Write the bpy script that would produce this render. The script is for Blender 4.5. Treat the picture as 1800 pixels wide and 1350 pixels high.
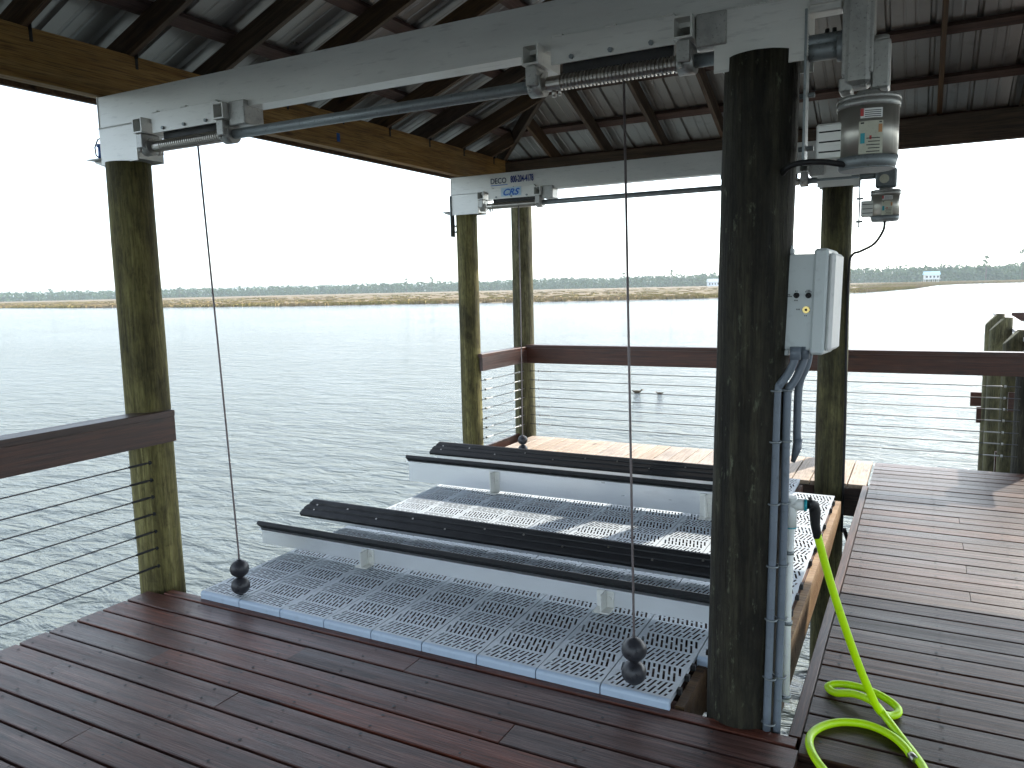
import bpy, bmesh, math, random
from mathutils import Vector, Matrix, noise
from mathutils.geometry import delaunay_2d_cdt
random.seed(7)
R = math.radians
scene = bpy.context.scene
for o in list(bpy.data.objects): bpy.data.objects.remove(o)

# ------------------------------------------------------------------ camera
FPX, PITCH, ROLL, YAW = 1358.11, 0.12391061, 0.02328996, -0.48946091
fwd = Vector((math.sin(YAW)*math.cos(PITCH), math.cos(YAW)*math.cos(PITCH), -math.sin(PITCH)))
rt0 = Vector((math.cos(YAW), -math.sin(YAW), 0))
dn0 = fwd.cross(rt0)
rt = math.cos(ROLL)*rt0 + math.sin(ROLL)*dn0
dn = -math.sin(ROLL)*rt0 + math.cos(ROLL)*dn0
cam_d = bpy.data.cameras.new('camera'); cam = bpy.data.objects.new('camera', cam_d)
scene.collection.objects.link(cam)
cam_d.sensor_width = 36; cam_d.lens = 36*FPX/1800; cam_d.clip_start = .05; cam_d.clip_end = 9000
m = Matrix(((rt.x, -dn.x, -fwd.x, 0), (rt.y, -dn.y, -fwd.y, 0), (rt.z, -dn.z, -fwd.z, 1.72), (0, 0, 0, 1)))
cam.matrix_world = m
scene.camera = cam
scene.render.resolution_x = 1024; scene.render.resolution_y = 768

# ------------------------------------------------------------------ light
SUN_AZ, SUN_EL = R(24), R(35.5)          # azimuth measured from +Y towards +X
SKY, SUN, EXPO = .15, 2.15, 1.74
w = bpy.data.worlds.new('World'); scene.world = w; w.use_nodes = True
nt = w.node_tree; nt.nodes.clear()
sky = nt.nodes.new('ShaderNodeTexSky'); sky.sky_type = 'NISHITA'; sky.sun_disc = False
sky.sun_elevation = SUN_EL; sky.sun_rotation = SUN_AZ
sky.air_density = 1.0; sky.dust_density = 1.1; sky.ozone_density = 2.5; sky.altitude = 0
bg = nt.nodes.new('ShaderNodeBackground'); bg.inputs['Strength'].default_value = SKY
wo = nt.nodes.new('ShaderNodeOutputWorld')
hsv = nt.nodes.new('ShaderNodeHueSaturation'); hsv.inputs['Saturation'].default_value = .42
tint = nt.nodes.new('ShaderNodeMix'); tint.data_type = 'RGBA'; tint.blend_type = 'MULTIPLY'; tint.inputs[0].default_value = 1; tint.inputs[7].default_value = (.935, .99, 1.015, 1)
nt.links.new(sky.outputs[0], hsv.inputs['Color']); nt.links.new(hsv.outputs[0], tint.inputs[6]); nt.links.new(tint.outputs[2], bg.inputs[0]); nt.links.new(bg.outputs[0], wo.inputs[0])
sd = bpy.data.lights.new('sun', 'SUN'); sd.energy = SUN; sd.angle = R(.55); sd.color = (1, .93, .82)
so = bpy.data.objects.new('sun', sd); scene.collection.objects.link(so)
sdir = Vector((math.sin(SUN_AZ)*math.cos(SUN_EL), math.cos(SUN_AZ)*math.cos(SUN_EL), math.sin(SUN_EL)))
so.rotation_euler = sdir.to_track_quat('Z', 'Y').to_euler(); so.location = sdir*30
vs = scene.view_settings
vs.view_transform = 'Standard'; vs.look = 'None'; vs.exposure = EXPO; vs.gamma = 1; vs.use_curve_mapping = False
scene.cycles.max_bounces = 10; scene.cycles.diffuse_bounces = 5; scene.cycles.glossy_bounces = 5
scene.cycles.volume_bounces = 1

# ------------------------------------------------------------------ materials
def new_mat(name):
    mt = bpy.data.materials.new(name); mt.use_nodes = True
    n = mt.node_tree; b = n.nodes['Principled BSDF']
    return mt, n, b
def node(n, typ, **kw):
    x = n.nodes.new(typ)
    for k, v in kw.items():
        if k in x.inputs: x.inputs[k].default_value = v
        else: setattr(x, k, v)
    return x
def ramp(n, src, stops):
    r = n.nodes.new('ShaderNodeValToRGB'); e = r.color_ramp.elements
    while len(e) < len(stops): e.new(.5)
    for i, (p, c) in enumerate(stops):
        e[i].position = p; e[i].color = (*c, 1) if len(c) == 3 else c
    n.links.new(src, r.inputs[0]); return r
def mix(n, fac, a, b, mode='MIX'):
    x = n.nodes.new('ShaderNodeMix'); x.data_type = 'RGBA'; x.blend_type = mode
    for i, v in ((0, fac), (6, a), (7, b)):
        if hasattr(v, 'is_output'): n.links.new(v, x.inputs[i])
        elif i == 0: x.inputs[0].default_value = v
        else: x.inputs[i].default_value = (*v, 1)
    return x.outputs[2]
def coords(n, scale=(1, 1, 1), rnd=True, world=False):
    tc = n.nodes.new('ShaderNodeTexCoord')
    mp = n.nodes.new('ShaderNodeMapping'); mp.inputs['Scale'].default_value = scale
    if world:
        g = n.nodes.new('ShaderNodeNewGeometry'); n.links.new(g.outputs['Position'], mp.inputs[0])
    else: n.links.new(tc.outputs['Object'], mp.inputs[0])
    if rnd and not world:
        oi = n.nodes.new('ShaderNodeObjectInfo'); mu = n.nodes.new('ShaderNodeMath'); mu.operation = 'MULTIPLY'; mu.inputs[1].default_value = 77.0
        n.links.new(oi.outputs['Random'], mu.inputs[0]); n.links.new(mu.outputs[0], mp.inputs['Location'])
    return mp.outputs[0]
def noisetex(n, vec, scale, detail=4, rough=.55, dist=0.):
    x = node(n, 'ShaderNodeTexNoise', Scale=scale, Detail=detail, Roughness=rough, Distortion=dist)
    n.links.new(vec, x.inputs['Vector']); return x.outputs['Fac']
def bump(n, b, h, strength=.3, dist=.01):
    x = node(n, 'ShaderNodeBump', Strength=strength, Distance=dist)
    n.links.new(h, x.inputs['Height']); n.links.new(x.outputs[0], b.inputs['Normal']); return x
def plain(name, col, rough=.5, metal=0., var=.12, nscale=12, bmp=.0, spec=.5, streak=(1, 1, 1)):
    """painted / moulded / metal surface with blotchy dirt and roughness variation"""
    mt, n, b = new_mat(name)
    v = coords(n, streak)
    f = noisetex(n, v, nscale, 6, .65)
    f2 = noisetex(n, v, nscale*7, 3, .6)
    c = ramp(n, f, [(.3, tuple(x*(1-var) for x in col)), (.7, tuple(min(1, x*(1+var*.6)) for x in col))])
    d = ramp(n, f2, [(.30, tuple(x*(1-var*1.6) for x in (1, 1, 1))), (.42, (1, 1, 1))])
    n.links.new(mix(n, 1., c.outputs[0], d.outputs[0], 'MULTIPLY'), b.inputs['Base Color'])
    rr = ramp(n, f, [(.25, (rough*.75,)*3), (.75, (min(1, rough*1.25),)*3)])
    n.links.new(rr.outputs[0], b.inputs['Roughness'])
    b.inputs['Metallic'].default_value = metal
    b.inputs['Specular IOR Level'].default_value = spec
    if bmp: bump(n, b, f2, bmp, .002)
    return mt
def wood(name, dark, mid, light, rough=(.3, .55), grain=(.9, 26, 26), rv=.25, bmp=.5, knots=True, spec=.5, wet=0.):
    """long grain along local X; every object gets its own offset, tone and roughness"""
    mt, n, b = new_mat(name)
    v = coords(n, (1, 1, 1))
    vg = node(n, 'ShaderNodeMapping'); n.links.new(v, vg.inputs[0]); vg.inputs['Scale'].default_value = grain
    g = noisetex(n, vg.outputs[0], 2.2, 7, .68, .35)
    vf = node(n, 'ShaderNodeMapping'); n.links.new(v, vf.inputs[0]); vf.inputs['Scale'].default_value = (grain[0]*2.5, grain[1]*5, grain[2]*5)
    gf = noisetex(n, vf.outputs[0], 3.0, 3, .6)
    big = noisetex(n, v, 2.3, 4, .6)
    c = ramp(n, g, [(.30, dark), (.5, mid), (.74, light)]).outputs[0]
    c = mix(n, .85, c, ramp(n, gf, [(.36, (.38,)*3), (.5, (.95,)*3), (.66, (1.22,)*3)]).outputs[0], 'MULTIPLY')
    c = mix(n, .8, c, ramp(n, big, [(.28, (.62, .6, .58)), (.66, (1.06,)*3)]).outputs[0], 'MULTIPLY')
    if knots:
        vk = node(n, 'ShaderNodeMapping'); n.links.new(v, vk.inputs[0]); vk.inputs['Scale'].default_value = (2.2, 7, 7)
        vo = node(n, 'ShaderNodeTexVoronoi', Scale=.9); n.links.new(vk.outputs[0], vo.inputs['Vector'])
        k = ramp(n, vo.outputs['Distance'], [(.05, (.25, .2, .18)), (.16, (1, 1, 1))])
        c = mix(n, .85, c, k.outputs[0], 'MULTIPLY')
    oi = n.nodes.new('ShaderNodeObjectInfo')
    hs = node(n, 'ShaderNodeHueSaturation')
    mr = node(n, 'ShaderNodeMapRange'); n.links.new(oi.outputs['Random'], mr.inputs[0]); mr.inputs[3].default_value = 1-rv; mr.inputs[4].default_value = 1+rv
    n.links.new(mr.outputs[0], hs.inputs['Value'])
    ml = node(n, 'ShaderNodeMath', operation='MULTIPLY'); ml.inputs[1].default_value = 13.37; n.links.new(oi.outputs['Random'], ml.inputs[0])
    fr = node(n, 'ShaderNodeMath', operation='FRACT'); n.links.new(ml.outputs[0], fr.inputs[0])
    m2 = node(n, 'ShaderNodeMapRange'); n.links.new(fr.outputs[0], m2.inputs[0]); m2.inputs[3].default_value = .7; m2.inputs[4].default_value = 1.15
    n.links.new(m2.outputs[0], hs.inputs['Saturation'])
    n.links.new(c, hs.inputs['Color']); n.links.new(hs.outputs[0], b.inputs['Base Color'])
    rr = ramp(n, noisetex(n, vg.outputs[0], .6, 3, .5), [(.3, (rough[0],)*3), (.72, (rough[1],)*3)])
    n.links.new(rr.outputs[0], b.inputs['Roughness'])
    b.inputs['Specular IOR Level'].default_value = spec
    if wet:
        b.inputs['Coat Weight'].default_value = wet; b.inputs['Coat Roughness'].default_value = .22
    ad = node(n, 'ShaderNodeMath', operation='ADD'); n.links.new(g, ad.inputs[0]); n.links.new(gf, ad.inputs[1])
    bump(n, b, ad.outputs[0], bmp, .004)
    return mt
def pile_mat(name, c0, c1, c2, lich=.35, rough=.75):
    """round treated timber pile: vertical checks, green-brown stain, lichen flecks"""
    mt, n, b = new_mat(name)
    v = coords(n)
    va = node(n, 'ShaderNodeMapping'); n.links.new(v, va.inputs[0]); va.inputs['Scale'].default_value = (17, 17, .7)
    vb = node(n, 'ShaderNodeMapping'); n.links.new(v, vb.inputs[0]); vb.inputs['Scale'].default_value = (80, 80, 5)
    vc = node(n, 'ShaderNodeMapping'); n.links.new(v, vc.inputs[0]); vc.inputs['Scale'].default_value = (7, 7, 2.6)
    g = noisetex(n, va.outputs[0], 1, 6, .65, .5); gf = noisetex(n, vb.outputs[0], 1.2, 4, .65)
    big = noisetex(n, vc.outputs[0], .7, 5, .62, .4)
    c = ramp(n, g, [(.3, c0), (.5, c1), (.72, c2)]).outputs[0]
    c = mix(n, .75, c, ramp(n, gf, [(.36, (.42, .38, .34)), (.56, (1, 1, 1))]).outputs[0], 'MULTIPLY')
    c = mix(n, .9, c, ramp(n, big, [(.34, (.26, .24, .23)), (.60, (1.05, 1.05, 1.05))]).outputs[0], 'MULTIPLY')
    ve = node(n, 'ShaderNodeMapping'); n.links.new(v, ve.inputs[0]); ve.inputs['Scale'].default_value = (34, 34, 13)
    c = mix(n, .8, c, ramp(n, noisetex(n, ve.outputs[0], 1., 6, .75, .6), [(.34, (.45, .42, .40)), (.50, (1, 1, 1)), (.68, (1.25, 1.25, 1.2))]).outputs[0], 'MULTIPLY')
    vd = node(n, 'ShaderNodeMapping'); n.links.new(v, vd.inputs[0]); vd.inputs['Scale'].default_value = (26, 26, 9)
    lk = ramp(n, noisetex(n, vd.outputs[0], 1.3, 5, .7), [(.60, (0, 0, 0)), (.72, (1, 1, 1))])
    ml = node(n, 'ShaderNodeMath', operation='MULTIPLY'); ml.inputs[1].default_value = lich
    n.links.new(lk.outputs[0], ml.inputs[0])
    c = mix(n, ml.outputs[0], c, (.19, .21, .14))
    n.links.new(c, b.inputs['Base Color']); b.inputs['Roughness'].default_value = rough
    b.inputs['Specular IOR Level'].default_value = .3
    ad = node(n, 'ShaderNodeMath', operation='ADD'); n.links.new(g, ad.inputs[0]); n.links.new(gf, ad.inputs[1])
    bump(n, b, ad.outputs[0], .9, .012)
    return mt

M = {}
M['deck'] = wood('stained_deck_wood', (.036, .011, .007), (.105, .034, .022), (.22, .088, .060), (.28, .50), rv=.25, bmp=.5, spec=.32, wet=.05)
M['deck_worn'] = wood('weathered_deck_wood', (.018, .007, .0045), (.060, .026, .016), (.155, .082, .055), (.30, .46), rv=.32, bmp=.35, spec=.20)
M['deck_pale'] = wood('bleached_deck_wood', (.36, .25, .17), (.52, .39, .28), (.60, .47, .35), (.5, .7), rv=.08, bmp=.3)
M['rail'] = wood('stained_rail_wood', (.026, .008, .0045), (.060, .019, .010), (.10, .034, .018), (.35, .55), rv=.08, bmp=.25)
M['pine'] = wood('yellow_pine_timber', (.19, .10, .035), (.33, .20, .075), (.44, .29, .125), (.55, .75), grain=(.7, 13, 13), rv=.06, bmp=.25)
M['rafter'] = wood('rafter_timber', (.04, .019, .008), (.085, .046, .018), (.14, .082, .034), (.6, .8), grain=(.7, 16, 16), rv=.22, bmp=.3)
M['purlin'] = wood('purlin_timber', (.04, .016, .011), (.08, .035, .022), (.13, .06, .04), (.6, .8), rv=.2, bmp=.3, knots=False)
M['pile'] = pile_mat('treated_pile_olive', (.08, .068, .020), (.18, .16, .055), (.30, .27, .11), .15)
M['pile_dark'] = pile_mat('treated_pile_dark', (.010, .009, .006), (.030, .027, .017), (.07, .066, .040), .55)
M['pile_green'] = pile_mat('treated_pile_greenish', (.06, .055, .022), (.14, .13, .06), (.24, .22, .12), .2)
M['pile_mid'] = pile_mat('treated_pile_wired', (.04, .036, .014), (.09, .085, .033), (.17, .16, .07), .25)
M['alu'] = plain('milled_aluminium', (.74, .74, .70), .42, .2, .09, 3, .03, .5, (.5, 3, 3))
M['alu_bright'] = plain('bright_aluminium_channel', (.78, .80, .82), .33, .55, .05, 1.5, 0, .5, (.3, 1, 1))
M['alu_dull'] = plain('dull_cast_aluminium', (.42, .42, .40), .45, .55, .25, 14, .1)
M['steel'] = plain('stainless_steel', (.42, .40, .37), .36, 1., .1, 9)
M['galv'] = plain('galvanised_pipe', (.26, .29, .30), .5, .5, .22, 9, .1)
M['roofmetal'] = plain('galvalume_roofing', (.29, .275, .26), .34, .8, .10, .9, .0)
M['black'] = plain('black_plastic', (.008, .008, .009), .6, 0, .3, 10, .08)
M['rubber'] = plain('black_rubber', (.02, .02, .021), .6, 0, .3, 10, .1)
M['ball'] = plain('worn_rubber_ball', (.028, .028, .034), .42, 0, .45, 9, .5)
M['pvc'] = plain('grey_conduit_pvc', (.155, .185, .22), .45, 0, .15, 7)
M['pvcw'] = plain('white_water_pipe', (.78, .80, .76), .4, 0, .1, 7)
M['box'] = plain('pale_grey_plastic', (.56, .61, .61), .4, 0, .06, 4)
M['grate'] = plain('pale_grey_decking_plastic', (.53, .58, .62), .5, 0, .1, 6, .05)
M['lip'] = plain('panel_lip_plastic', (.44, .54, .66), .32, 0, .05, 4)
M['white'] = plain('white_paint', (.78, .78, .76), .5, 0, .08, 5)
M['hose'] = plain('lime_hose', (.52, .85, .0), .38, 0, .06, 4, .0)
M['teal'] = plain('teal_ring', (.02, .32, .38), .4)
M['blue'] = plain('blue_plastic', (.02, .09, .30), .4)
M['ink_blue'] = plain('blue_ink', (.01, .03, .20), .6, 0, .05)
M['ink_cyan'] = plain('light_blue_ink', (.03, .17, .62), .6, 0, .05)
M['ink_navy'] = plain('navy_ink', (.012, .035, .075), .6, 0, .05)
M['sticker'] = plain('pale_blue_sticker', (.50, .68, .80), .4, 0, .05)
M['red'] = plain('red_ink', (.5, .05, .05), .5)
M['orange'] = plain('orange_ink', (.55, .26, .10), .5)
M['cream'] = plain('cream_label', (.55, .55, .44), .45, 0, .12, 20)
M['ink'] = plain('dark_ink', (.03, .03, .03), .6)
M['brass'] = plain('brass', (.55, .42, .16), .3, 1.)
M['rope'] = plain('steel_cable', (.20, .17, .17), .45, .5, .3, 200, .3)
M['rope_dark'] = plain('rail_cable', (.045, .045, .05), .5, .2, .2, 60)
M['motor'] = plain('motor_steel', (.46, .44, .39), .42, .7, .15, 4, 0, .5, (1, 1, .1))

# ------------------------------------------------------------------ mesh builder
class MB:
    def __init__(s): s.bm = bmesh.new(); s.mi = 0
    def face(s, vs_):
        try: f = s.bm.faces.new(vs_); f.material_index = s.mi; return f
        except ValueError: return None
    def box(s, x0, x1, y0, y1, z0, z1, bev=0., mat=None):
        vs_ = [s.bm.verts.new((x, y, z)) for z in (z0, z1) for y in (y0, y1) for x in (x0, x1)]
        fs = [s.face([vs_[i] for i in q]) for q in ((0, 2, 3, 1), (4, 5, 7, 6), (0, 1, 5, 4), (2, 6, 7, 3), (0, 4, 6, 2), (1, 3, 7, 5))]
        if mat is not None:
            for v in vs_: v.co = mat @ v.co
        if bev:
            es = list({e for f in fs for e in f.edges})
            r = bmesh.ops.bevel(s.bm, geom=es, offset=bev, segments=1, affect='EDGES', profile=.5)
            for f in r['faces']: f.material_index = s.mi
        return s
    def cyl(s, a, b, r0, r1=None, n=16, caps=True, smooth=True):
        a = Vector(a); b = Vector(b); r1 = r0 if r1 is None else r1
        d = (b-a).normalized(); u = d.orthogonal().normalized(); v = d.cross(u)
        A = []; B = []
        for i in range(n):
            t = 2*math.pi*i/n; o = math.cos(t)*u + math.sin(t)*v
            A.append(s.bm.verts.new(a+o*r0)); B.append(s.bm.verts.new(b+o*r1))
        for i in range(n):
            f = s.face((A[i], A[(i+1) % n], B[(i+1) % n], B[i]))
            if f: f.smooth = smooth
        if caps: s.face(A[::-1]); s.face(B)
        return s
    def tube(s, pts, r, n=8, smooth=True, caps=True, rads=None):
        pts = [Vector(p) for p in pts]; rings = []; u = None
        for i, p in enumerate(pts):
            d = (pts[min(i+1, len(pts)-1)] - pts[max(i-1, 0)]).normalized()
            u = d.orthogonal().normalized() if u is None else (u - d*u.dot(d)).normalized()
            v = d.cross(u); rr = rads[i] if rads else r
            rings.append([s.bm.verts.new(p + rr*(math.cos(2*math.pi*k/n)*u + math.sin(2*math.pi*k/n)*v)) for k in range(n)])
        for A, B in zip(rings, rings[1:]):
            for k in range(n):
                f = s.face((A[k], A[(k+1) % n], B[(k+1) % n], B[k]))
                if f: f.smooth = smooth
        if caps: s.face(rings[0][::-1]); s.face(rings[-1])
        return s
    def prism(s, poly, d):                    # poly: list of 3d points, d: extrusion vector
        d = Vector(d); A = [s.bm.verts.new(p) for p in poly]; B = [s.bm.verts.new(Vector(p)+d) for p in poly]
        n = len(A); s.face(A[::-1]); s.face(B)
        for i in range(n): s.face((A[i], A[(i+1) % n], B[(i+1) % n], B[i]))
        return s
    def quad(s, pts): s.face([s.bm.verts.new(p) for p in pts]); return s
    def sphere(s, c, r, sc=(1, 1, 1), u=16, v=10):
        q = bmesh.ops.create_uvsphere(s.bm, u_segments=u, v_segments=v, radius=r, matrix=Matrix.Translation(c) @ Matrix.Diagonal((*sc, 1)))
        for vv in q['verts']:
            for f in vv.link_faces: f.smooth = True; f.material_index = s.mi
        return s
    def mesh(s, name, mats):
        bmesh.ops.recalc_face_normals(s.bm, faces=s.bm.faces[:])
        me = bpy.data.meshes.new(name); s.bm.to_mesh(me); s.bm.free()
        for mm in (mats if isinstance(mats, (list, tuple)) else [mats]): me.materials.append(mm)
        return me
    def build(s, name, mats, parent=None, loc=None, rot=None):
        return place(name, s.mesh(name, mats), parent, loc, rot)
C = scene.collection
def place(name, me, parent=None, loc=None, rot=None):
    o = bpy.data.objects.new(name, me); C.objects.link(o)
    if parent: o.parent = parent
    if loc is not None: o.location = loc
    if rot is not None: o.rotation_euler = rot
    return o
def tag(o, label=None, cat=None, group=None, kind=None):
    for k, v in (('label', label), ('category', cat), ('group', group), ('kind', kind)):
        if v: o[k] = v
    return o
def empty(name, loc=(0, 0, 0), rot=None):
    o = bpy.data.objects.new(name, None); C.objects.link(o); o.location = loc; o.empty_display_size = .2
    if rot: o.rotation_euler = rot
    return o
def plank(L, W, T, ch=.003):
    """board mesh along X from 0..L, centred on Y, top at z=0, eased edges"""
    b = MB(); h = W/2
    prof = [(-h, -T), (h, -T), (h, -ch), (h-ch, 0), (-h+ch, 0), (-h, -ch)]
    b.prism([(0, y, z) for y, z in prof], (L, 0, 0))
    return b
_pl = {}
def plank_mesh(L, W, T, mat, name='board'):
    k = (round(L, 3), W, T, mat.name)
    if k not in _pl: _pl[k] = plank(L, W, T).mesh(name, mat)
    return _pl[k]

# ------------------------------------------------------------------ water, shore, haze
WZ = -1.7
def water_mat():
    mt, n, b = new_mat('tidal_water')
    b.inputs['Base Color'].default_value = (.092, .112, .110, 1)
    b.inputs['Roughness'].default_value = .09; b.inputs['IOR'].default_value = 1.333
    v = coords(n, (1, 1, 1), rnd=False, world=True)
    ma = node(n, 'ShaderNodeMapping'); n.links.new(v, ma.inputs[0]); ma.inputs['Rotation'].default_value = (0, 0, R(32)); ma.inputs['Scale'].default_value = (1, 2.6, 1)
    h1 = noisetex(n, ma.outputs[0], .5, 2, .5, .3)
    h2 = noisetex(n, ma.outputs[0], 1.5, 4, .55, .8)
    mb = node(n, 'ShaderNodeMapping'); n.links.new(v, mb.inputs[0]); mb.inputs['Rotation'].default_value = (0, 0, R(12)); mb.inputs['Scale'].default_value = (1, 1.7, 1)
    h3 = noisetex(n, mb.outputs[0], 7.5, 4, .6, .4)
    patch = noisetex(n, mb.outputs[0], .045, 3, .6)
    a = node(n, 'ShaderNodeMath', operation='MULTIPLY_ADD'); n.links.new(h2, a.inputs[0]); a.inputs[1].default_value = .8; n.links.new(h1, a.inputs[2])
    a2 = node(n, 'ShaderNodeMath', operation='MULTIPLY_ADD'); n.links.new(h3, a2.inputs[0]); a2.inputs[1].default_value = .16; n.links.new(a.outputs[0], a2.inputs[2])
    pr = node(n, 'ShaderNodeMapRange'); n.links.new(patch, pr.inputs[0]); pr.inputs[1].default_value = .35; pr.inputs[2].default_value = .65; pr.inputs[3].default_value = .65; pr.inputs[4].default_value = 1.0
    bp = bump(n, b, a2.outputs[0], 1., .24)
    n.links.new(pr.outputs[0], bp.inputs['Strength'])
    return mt
bmw = MB()
S_ = 4200
bmw.quad([(-S_, -900, WZ), (S_, -900, WZ), (S_, S_, WZ), (-S_, S_, WZ)])
tag(bmw.build('water', water_mat()), kind='structure')

def ground_mat():
    mt, n, b = new_mat('marsh_grass_flat')
    v = coords(n, (1, 1, 1), rnd=False, world=True)
    m1 = node(n, 'ShaderNodeMapping'); n.links.new(v, m1.inputs[0]); m1.inputs['Scale'].default_value = (.012, .045, 1)
    f = noisetex(n, m1.outputs[0], 1, 6, .6)
    m2 = node(n, 'ShaderNodeMapping'); n.links.new(v, m2.inputs[0]); m2.inputs['Scale'].default_value = (.12, .3, 1)
    f2 = noisetex(n, m2.outputs[0], 1, 5, .65)
    c = ramp(n, f, [(.3, (.15, .125, .06)), (.45, (.22, .175, .10)), (.58, (.27, .20, .135)), (.72, (.19, .17, .075))]).outputs[0]
    c = mix(n, .7, c, ramp(n, f2, [(.3, (.55, .5, .45)), (.6, (1.05,)*3)]).outputs[0], 'MULTIPLY')
    n.links.new(c, b.inputs['Base Color']); b.inputs['Roughness'].default_value = .95; b.inputs['Specular IOR Level'].default_value = .1
    return mt
GM = ground_mat()
shore = [(-1500, 320), (-900, 260), (-600, 215), (-324, 178), (-208, 155), (-146, 150), (-84, 159), (-41.6, 178), (-14.8, 220), (-4, 286), (3.5, 399), (14, 450), (30, 475), (58, 500), (115, 545), (300, 700), (800, 900), (1600, 1100)]
def shore_pts():
    out = []
    for (x0, y0), (x1, y1) in zip(shore, shore[1:]):
        d = math.hypot(x1-x0, y1-y0); k = max(2, int(d/9) if d < 260 else int(d/30))
        for i in range(k):
            t = i/k; x = x0+(x1-x0)*t; y = y0+(y1-y0)*t
            a = noise.noise(Vector((x*.03, y*.03, 1)))*7 + noise.noise(Vector((x*.11, y*.11, 5)))*3
            out.append((x, y+a*.55))
    out.append(shore[-1]); return out
SP = shore_pts()
g = MB(); rows = []
steps = [0, .5, 1.5, 4, 9, 18, 35, 70, 140, 280, 520, 900, 1500, 2600]
for k, s in enumerate(steps):
    r_ = []
    for x, y in SP:
        h = 0 if k == 0 else min(.32, .10+.18*s/4)
        L = math.hypot(x, y); ux, uy = x/L, y/L
        px, py = x+ux*s, y+uy*s
        z = WZ - .05 if k == 0 else WZ + h + .12*noise.noise(Vector((px*.05, py*.05, 0)))
        r_.append(g.bm.verts.new((px, py, z)))
    rows.append(r_)
for A, B in zip(rows, rows[1:]):
    for i in range(len(A)-1): g.face((A[i], A[i+1], B[i+1], B[i])).smooth = True
tag(g.build('marsh', GM), kind='structure')

def foliage_mat(name, cols, world=True, sc=.5, rough=.9):
    mt, n, b = new_mat(name)
    v = coords(n, (1, 1, 1), rnd=not world, world=world)
    f = noisetex(n, v, sc, 4, .65)
    n.links.new(ramp(n, f, [(.32+.36*i/(len(cols)-1), c) for i, c in enumerate(cols)]).outputs[0], b.inputs['Base Color'])
    b.inputs['Roughness'].default_value = rough; b.inputs['Specular IOR Level'].default_value = .15
    return mt
# cord grass standing on the marsh: thin upright clumps, densest along the water
gr = MB(); rnd = random.Random(3)
def blade_clump(bm_, x, y, z, h, wd):
    a = rnd.uniform(0, math.pi)
    for q in range(2):
        c, s = math.cos(a+q*1.5), math.sin(a+q*1.5)
        v = [bm_.bm.verts.new(p) for p in ((x-c*wd, y-s*wd, z), (x+c*wd, y+s*wd, z), (x+c*wd*1.15, y+s*wd*1.15, z+h*rnd.uniform(.75, 1)), (x+rnd.uniform(-.2, .2), y, z+h*1.08), (x-c*wd*1.15, y-s*wd*1.15, z+h*rnd.uniform(.75, 1)))]
        bm_.face(v)
near = [p for p in SP if -420 < p[0] < 160 and p[1] < 1200]
for (x0, y0), (x1, y1) in zip(near, near[1:]):
    d = math.hypot(x1-x0, y1-y0)
    for i in range(int(d*6)+1):
        t = rnd.random(); s = abs(rnd.gauss(0, 1))*7+.2
        x = x0+(x1-x0)*t; y = y0+(y1-y0)*t; L = math.hypot(x, y)
        blade_clump(gr, x+x/L*s, y+y/L*s, WZ+.05, rnd.uniform(.5, .75), rnd.uniform(.5, 1.1))
    for i in range(int(d*9)+1):
        t = rnd.random(); s = rnd.random()**1.5*420+8
        x = x0+(x1-x0)*t; y = y0+(y1-y0)*t; L = math.hypot(x, y)
        blade_clump(gr, x+x/L*s, y+y/L*s, WZ+.25, rnd.uniform(.15, .42), rnd.uniform(.8, 2.2))
tag(gr.build('marsh_grass', foliage_mat('cord_grass', [(.20, .165, .05), (.29, .23, .08), (.32, .235, .12), (.27, .195, .12)], sc=.02)), 'golden cord grass covering the marsh across the water', 'grass', kind='stuff')

# far woods: thousands of small leaf clumps, thicker and taller to the right
FOL = foliage_mat('hazy_woods', [(.04, .085, .03), (.075, .135, .05), (.11, .17, .065)], sc=.09)
wd = MB()
def dist_at(az):                      # az in degrees from +Y
    t = (az+62)/68.; t = max(0, min(1, t)); return 1350 - 620*t**.9
def clump(bm_, c, r, n=5, fl=.8):
    for _ in range(n):
        d = Vector((rnd.gauss(0, 1), rnd.gauss(0, 1), rnd.gauss(0, 1))).normalized()*r*rnd.uniform(.4, 1)
        p = c + Vector((d.x, d.y, d.z*fl)); q = Vector((rnd.gauss(0, 1), rnd.gauss(0, 1), rnd.gauss(0, 1))).normalized()
        u = q.orthogonal().normalized(); v = q.cross(u); s = r*rnd.uniform(.35, .6)
        k = rnd.choice((4, 5))
        bm_.face([bm_.bm.verts.new(p + s*rnd.uniform(.7, 1.2)*(math.cos(6.283*i/k)*u+math.sin(6.283*i/k)*v)) for i in range(k)])
az = -80.
while az < 40:
    D = dist_at(az)
    for _q in range(5): clump(wd, Vector((math.sin(R(az+rnd.uniform(-.1, .1)))*(D+rnd.uniform(-8, 60)), math.cos(R(az))*(D+rnd.uniform(-8, 60)), WZ+rnd.uniform(1., 7))), rnd.uniform(2.2, 3.4), 6)
    for row in range(3):
        hbase = 13.0 + 3.2*noise.noise(Vector((az*.35, 0, row))) + 1.8*noise.noise(Vector((az*1.9, 3, row)))
        h = max(7, hbase*rnd.uniform(.82, 1.08))
        a = R(az + rnd.uniform(-.2, .2)); dd = D + row*35 + rnd.uniform(-12, 12)
        bx_, by_ = math.sin(a)*dd, math.cos(a)*dd
        cr = h*rnd.uniform(.26, .42)
        for j in range(15):
            z = WZ + h*(rnd.random()**.95)
            wz_ = cr*(1.35 - abs((z-WZ)/h-.3))
            clump(wd, Vector((bx_+rnd.gauss(0, wz_*.6), by_+rnd.gauss(0, wz_*.6), z)), rnd.uniform(1.4, 2.5), 5)
    az += .17
tag(wd.build('woods', FOL), 'hazy green line of woods along the far edge of the marsh', 'woods', kind='stuff')

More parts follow.
